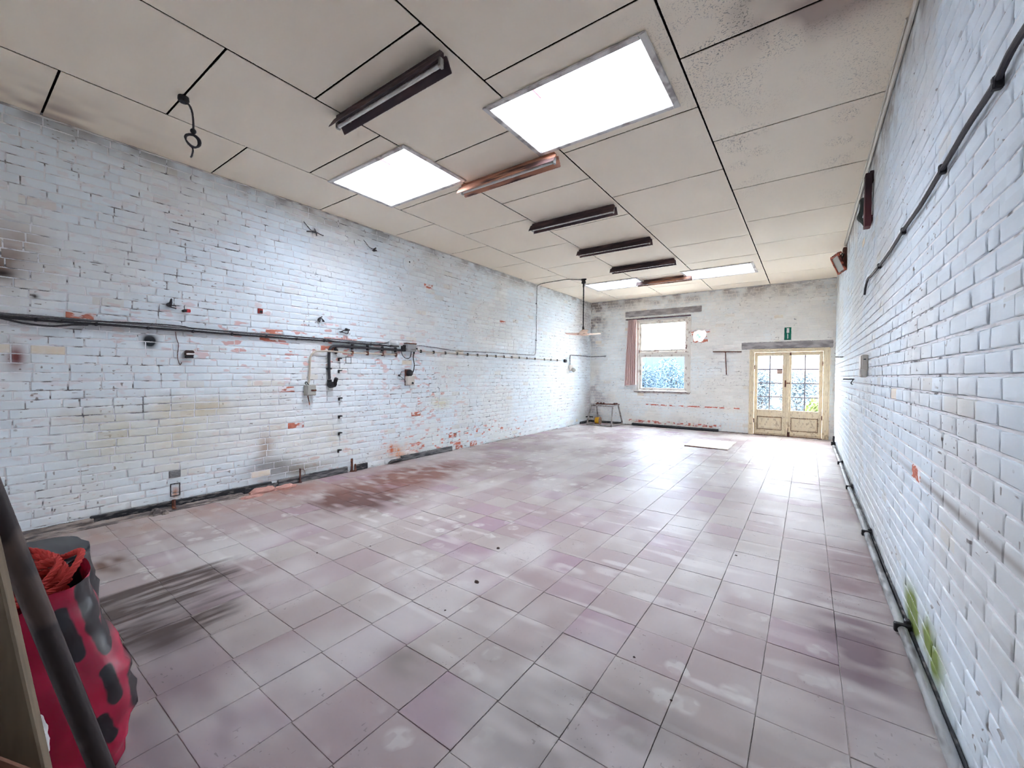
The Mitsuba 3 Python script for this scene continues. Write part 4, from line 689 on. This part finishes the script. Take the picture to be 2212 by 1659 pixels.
part(k, 'frame', cat(flbox(-0.10, -0.078, -0.15, 0.15, -0.01, 0.022), flbox(0.078, 0.10, -0.15, 0.15, -0.01, 0.022), flbox(-0.078, 0.078, -0.15, -0.125, -0.01, 0.022), flbox(-0.078, 0.078, 0.125, 0.15, -0.01, 0.022)), mat('flood_orange', lambda p, n, uv: mix(lin(176, 96, 74), lin(96, 50, 44), smoothstep(0.45, 0.6, fbm(p.x * 30, p.y * 30, p.z * 30, 3))), 0.6))
part(k, 'lens', flbox(-0.08, 0.08, -0.127, 0.127, 0.0, 0.008, 0.0), mat('lens_grey', lin(176, 178, 172), 0.15))
part(k, 'bracket', cat(bar(fl(-0.09, 0.05, -0.02), (XR - 0.02, 8.62, 3.44), 0.009), bar(fl(0.09, 0.05, -0.02), (XR - 0.02, 8.58, 3.42), 0.009)), 'black'); part(k, 'wall_box', boxm(XR - 0.05, XR, 8.52, 8.68, 3.15, 3.46, 0.01), 'rust', label='dark mounting box on the wall')
part(k, 'fins', cat(*[flbox(-0.09 + 0.045 * i, -0.075 + 0.045 * i, 0.13, 0.165, -0.05, 0.015, 0.002) for i in range(5)]), 'flood_orange')
k = thing('intercom', 'cream intercom box with a drooping lower cover on the right wall', 'intercom'); own(k, boxm(XR - 0.05, XR, 5.28, 5.42, 1.44, 1.60, 0.008), 'pvc_white'); part(k, 'cover', boxm(XR - 0.062, XR - 0.004, 5.27, 5.37, 1.375, 1.46, 0.012), 'pvc_white'); part(k, 'front', boxm(XR - 0.058, XR - 0.049, 5.29, 5.41, 1.455, 1.59, 0.003), 'pvc_white'); part(k, 'pin', bar((XR - 0.03, 5.28, 1.552), (XR - 0.03, 5.20, 1.550), 0.006), 'black')
for y, z, l, t in ((8.9, 1.715, 0.10, 'long black nail in the right wall farther than the intercom'), (6.75, 1.352, 0.11, 'black bracket pin low beside the intercom on the right wall')):
    k = thing('nail', t, 'nail'); own(k, bar((XR + 0.004, y, z), (XR - l, y - 0.02, z), 0.007), 'black')
    if z < 1.5: part(k, 'hook', tube(spline([(XR - 0.01, y, z - 0.01), (XR - 0.03, y, z - 0.05), (XR - 0.012, y, z - 0.07)]), 0.005), 'black')
k = thing('door_stop', 'small black hook at the foot of the right wall near the door', 'hook'); own(k, cat(boxm(XR - 0.075, XR - 0.01, 10.36, 10.44, 0.06, 0.085, 0.004), boxm(XR - 0.05, XR - 0.02, 10.38, 10.42, 0.06, 0.20, 0.004)), 'black')
for i, (x, y, s) in enumerate([(-1.765, 2.079, 0.016), (-1.976, 2.588, 0.014), (-3.046, 1.696, 0.008), (-2.828, 2.016, 0.006), (-0.667, 1.976, 0.006), (-0.448, 1.804, 0.005), (-0.424, 3.572, 0.008), (-1.70, 1.72, 0.006)]):
    k = thing('crumb', ['dark crumb on the floor, larger of the two near the middle of the room', 'dark crumb on the floor, farther of the two near the middle of the room', 'small dark speck of debris in front of the left wall near the dark stain'][i] if i < 3 else 'tiny dark speck of debris on the tiled floor', 'debris', 'crumbs scattered on the floor'); own(k, rubble(x, y, (s, s * 0.8), s * 0.8, i + 2), 'bakelite')

# ---------------------------------------------------------------- bag of rope, plank and rods in the near left corner
def bag_tex(p, n, uv):
    y, z = p.y, p.z; base = mix(lin(140, 12, 48), lin(176, 24, 62), smoothstep(0.35, 0.7, fbm(y * 7, z * 5, p.x * 7, 3)))
    w = 0.012 * (fbm(y * 30, z * 30, 1.0, 2) - 0.5)
    def stroke(y0, z0, y1, z1, r):
        d, q = (y1 - y0, z1 - z0), None; L2 = d[0] ** 2 + d[1] ** 2
        t = dr.clip(((y - y0) * d[0] + (z - z0) * d[1]) / L2, 0, 1); return smoothstep(r + 0.006, r - 0.002, dr.sqrt(dr.square(y - y0 - t * d[0]) + dr.square(z - z0 - t * d[1])) + w)
    k = dr.maximum(dr.maximum(stroke(0.225, 0.60, 0.262, 0.45, 0.019), stroke(0.285, 0.655, 0.305, 0.55, 0.024)), dr.maximum(stroke(0.30, 0.53, 0.335, 0.43, 0.018), stroke(0.33, 0.36, 0.35, 0.26, 0.016)))
    k = dr.maximum(k, dr.maximum(stroke(0.31, 0.22, 0.335, 0.14, 0.018), stroke(0.40, 0.30, 0.41, 0.20, 0.012)))
    k = dr.maximum(k, smoothstep(0.385, 0.405, y + w * 2) * smoothstep(0.05, 0.12, z))
    k = dr.maximum(k, smoothstep(0.318, 0.332, y + w) * smoothstep(0.40, 0.46, z))
    return mix(base, lin(24, 20, 26), k)
mat('bag_red', bag_tex, 0.32, spec=0.5)
def sack(levels, n, top_in, seed, amp):
    V = []; m = len(levels)
    for i, (z, cx, cy, hx_, hy) in enumerate(levels):
        for a in np.arange(n) * 2 * math.pi / n:
            c, s = math.cos(a), math.sin(a); e = 0.55
            x, y = cx + hx_ * np.sign(c) * abs(c) ** e, cy + hy * np.sign(s) * abs(s) ** e
            V.append((x, y, z))
    V = np.array(V); zs = V[:, 2].copy()
    rdir = V.copy(); rdir[:, 2] = 0; rdir[:, :2] -= np.repeat(np.array([(l[1], l[2]) for l in levels]), n, 0); rdir /= np.linalg.norm(rdir, axis=1, keepdims=True) + 1e-9
    f = meshkit.fbm(V * [7, 7, 9] + seed, 4, seed) - 0.5; ridge = np.abs(meshkit.fbm(V * [5, 5, 12] + seed * 2.0, 3, seed + 1) - 0.5)
    V += rdir * (amp * f - amp * 1.2 * (0.25 - ridge))[:, None]
    F = [[i * n + k, i * n + (k + 1) % n, (i + 1) * n + (k + 1) % n, (i + 1) * n + k] for i in range(m - 1) for k in range(n)]
    F = np.array(F); T = np.vstack([F[:, [0, 1, 2]], F[:, [0, 2, 3]]]); V = np.vstack([V, [[levels[0][1], levels[0][2], levels[0][0]]]])
    T = np.vstack([T, [[len(V) - 1, (k + 1) % n, k] for k in range(n)]]); return V, T
lv = []
prof = [(0.0, 0.235, 0.375), (0.03, 0.25, 0.405), (0.11, 0.262, 0.428), (0.20, 0.262, 0.432), (0.30, 0.256, 0.424), (0.38, 0.245, 0.405), (0.44, 0.232, 0.37), (0.50, 0.222, 0.352), (0.58, 0.218, 0.338), (0.66, 0.216, 0.328), (0.70, 0.216, 0.325)]
zz = np.linspace(0, 0.70, 30)
for z in zz:
    hx_ = np.interp(z, [p[0] for p in prof], [p[1] for p in prof]); yr = np.interp(z, [p[0] for p in prof], [p[2] for p in prof]); yl = -0.14 - 0.03 * math.sin(z * 5)
    lv.append((z, -2.13 - 0.02 * z, (yr + yl) / 2, hx_, (yr - yl) / 2))
V, F = sack(lv, 72, 0.1, 5, 0.05)
t = np.clip((V[:, 2] - 0.5) / 0.2, 0, 1); V[:, 2] += t * ((V[:, 1] - 0.32) * 0.32 + 0.012 * np.sin(V[:, 1] * 40) - np.clip((-2.15 - V[:, 0]) * 0.25, 0, 0.06)); V[:, 2] = np.maximum(V[:, 2], 0.0005)
k = thing('sack', 'crumpled red plastic sack with black print full of rope, standing at the near left', 'bag'); own(k, trimesh.Trimesh(V, F, process=False), 'bag_red', True)
part(k, 'fill', mov(boxm(-2.28, -2.02, -0.06, 0.22, 0.40, 0.50, 0.06), 0, 0, 0), 'black', label='dark contents inside the sack')
lv = [(z, -2.62, 0.12, 0.20 + 0.04 * math.sin(z * 4.6), 0.26 + 0.04 * math.sin(z * 4.6)) for z in np.linspace(0, 0.62, 20)]
V, F = sack(lv, 56, 0.1, 9, 0.05); n = 56; top = len(lv)
lvt = V[:-1].reshape(top, n, 3)
k = thing('sack', 'black plastic sack behind the red one', 'bag'); V[:, 2] = np.maximum(V[:, 2], 0.0005)
cc = np.array([[-2.62, 0.12, 0.60]]); T = np.vstack([F, [[len(V), (top - 1) * n + q, (top - 1) * n + (q + 1) % n] for q in range(n)]]); own(k, trimesh.Trimesh(np.vstack([V, cc]), T, process=False), mat('black_plastic', lin(26, 27, 32), 0.3), True)
def rope(pts, r=0.0105, closed=False):
    P = spline(pts, 14); d = np.gradient(P, axis=0); t = d / (np.linalg.norm(d, axis=1, keepdims=True) + 1e-9); s = np.concatenate([[0], np.cumsum(np.linalg.norm(np.diff(P, axis=0), axis=1))])
    N = max(12, int(s[-1] / 0.008)); q = np.linspace(0, s[-1], N); P = np.stack([np.interp(q, s, P[:, i]) for i in range(3)], 1); t = np.gradient(P, axis=0); t /= np.linalg.norm(t, axis=1, keepdims=True) + 1e-9
    u = np.cross(t, [0.13, 0.21, 0.97]); u /= np.linalg.norm(u, axis=1, keepdims=True) + 1e-9; w = np.cross(t, u); out = []
    for j in range(3):
        a = q / 0.052 * 2 * math.pi + j * 2 * math.pi / 3; out.append(tube(P + 0.55 * r * (np.cos(a)[:, None] * u + np.sin(a)[:, None] * w), 0.56 * r, 6))
    return out
r = np.random.default_rng(17); loops = []
for i in range(6):
    cx, cy, cz = -2.20 + 0.09 * r.normal(), 0.12 + 0.07 * r.normal(), 0.595 + 0.016 * i; a, b, ph, tl_ = 0.09 + 0.06 * r.random(), 0.12 + 0.07 * r.random(), r.random() * 6, 0.02 * r.normal()
    loops += rope([(np.clip(cx + a * math.cos(tt + ph), -2.30, -2.0), np.clip(cy + b * math.sin(tt + ph), -0.08, 0.26), cz + tl_ * math.cos(tt * 1.0) + 0.012 * math.sin(3 * tt)) for tt in np.linspace(0, 6.0, 14)])
loops += rope([(-2.27, 0.00, 0.62), (-2.30, 0.08, 0.71), (-2.31, 0.16, 0.735), (-2.29, 0.23, 0.71), (-2.24, 0.26, 0.68), (-2.18, 0.26, 0.66), (-2.12, 0.24, 0.655), (-2.06, 0.18, 0.64)])
loops += rope([(-2.34, 0.10, 0.66), (-2.30, 0.20, 0.665), (-2.22, 0.27, 0.70), (-2.12, 0.30, 0.735), (-2.05, 0.27, 0.70), (-2.05, 0.22, 0.64), (-2.08, 0.14, 0.62), (-2.12, 0.02, 0.60)])
loops += rope([(-2.30, 0.06, 0.64), (-2.32, 0.15, 0.70), (-2.27, 0.23, 0.70), (-2.20, 0.27, 0.665), (-2.14, 0.25, 0.63), (-2.11, 0.18, 0.61)])
k = thing('rope', 'tangled coral-red rope piled in the red sack', 'rope'); own(k, cat(loops), mat('rope_red', lin(186, 64, 58), 0.85), 40)
def leaning(p1, p2, z_lo, z_hi):
    p1, p2 = np.array(p1), np.array(p2); d = (p2 - p1) / (p2[2] - p1[2]); return p1 + d * (z_lo - p1[2]), p1 + d * (z_hi - p1[2])
a, b = leaning((-1.3, 0.211, 0.474), (-1.3, 0.073, 1.087), 0.0, 2.12)
k = thing('iron_rod', 'thick dark iron rod leaning in front of the red sack', 'rod'); own(k, bar(a, b, 0.0195, 12), mat('rod_dark', lambda p, n, uv: mix(lin(52, 44, 44), lin(88, 74, 68), smoothstep(0.5, 0.7, fbm(p.x * 14, p.y * 14, p.z * 9, 3))), 0.6), 40)
def plank(a, b, wv, w, th):
    a, b = np.array(a), np.array(b); d = (b - a) / np.linalg.norm(b - a); wv = np.array(wv) - d * (np.array(wv) @ d); wv /= np.linalg.norm(wv); tv = np.cross(d, wv)
    m = boxm(0, np.linalg.norm(b - a), 0, w, 0, th, 0.003); m.vertices = a + m.vertices @ np.array([d, wv, tv]); return m
a, b = leaning((-1.1, 0.116, 0.663), (-1.1, 0.064, 1.09), 0.0, 1.60)
k = thing('plank', 'rough pale-edged plank leaning upright at the left edge', 'plank'); own(k, plank(a, b, (-0.35, -0.94, 0), 0.16, 0.03), 'plank')
a, b = leaning((-0.98, 0.060, 0.80), (-0.98, 0.02, 1.0), 0.0, 0.84)
k = thing('hardboard_offcut', 'brown fibreboard offcut at the bottom left corner', 'board'); own(k, on('left', prism([(-0.12, 0.0), (0.22, 0.0), (0.17, 0.55), (0.09, 0.745), (0.04, 0.815), (-0.12, 0.90)], 0, 0.012)).apply_translation((4.266, 0, 0)), 'brown_board')
k = thing('plastic_scrap', 'small white plastic scrap between the plank and the red sack', 'plastic'); m = trimesh.creation.icosphere(3, 1.0); v = m.vertices; f = meshkit.fbm(v * 2 + 4, 3, 2); m.vertices = v * (0.6 + 0.7 * f)[:, None] * [0.02, 0.03, 0.075] + [-1.70, 0.145, 0.36]; own(k, m, 'plain_white', True)
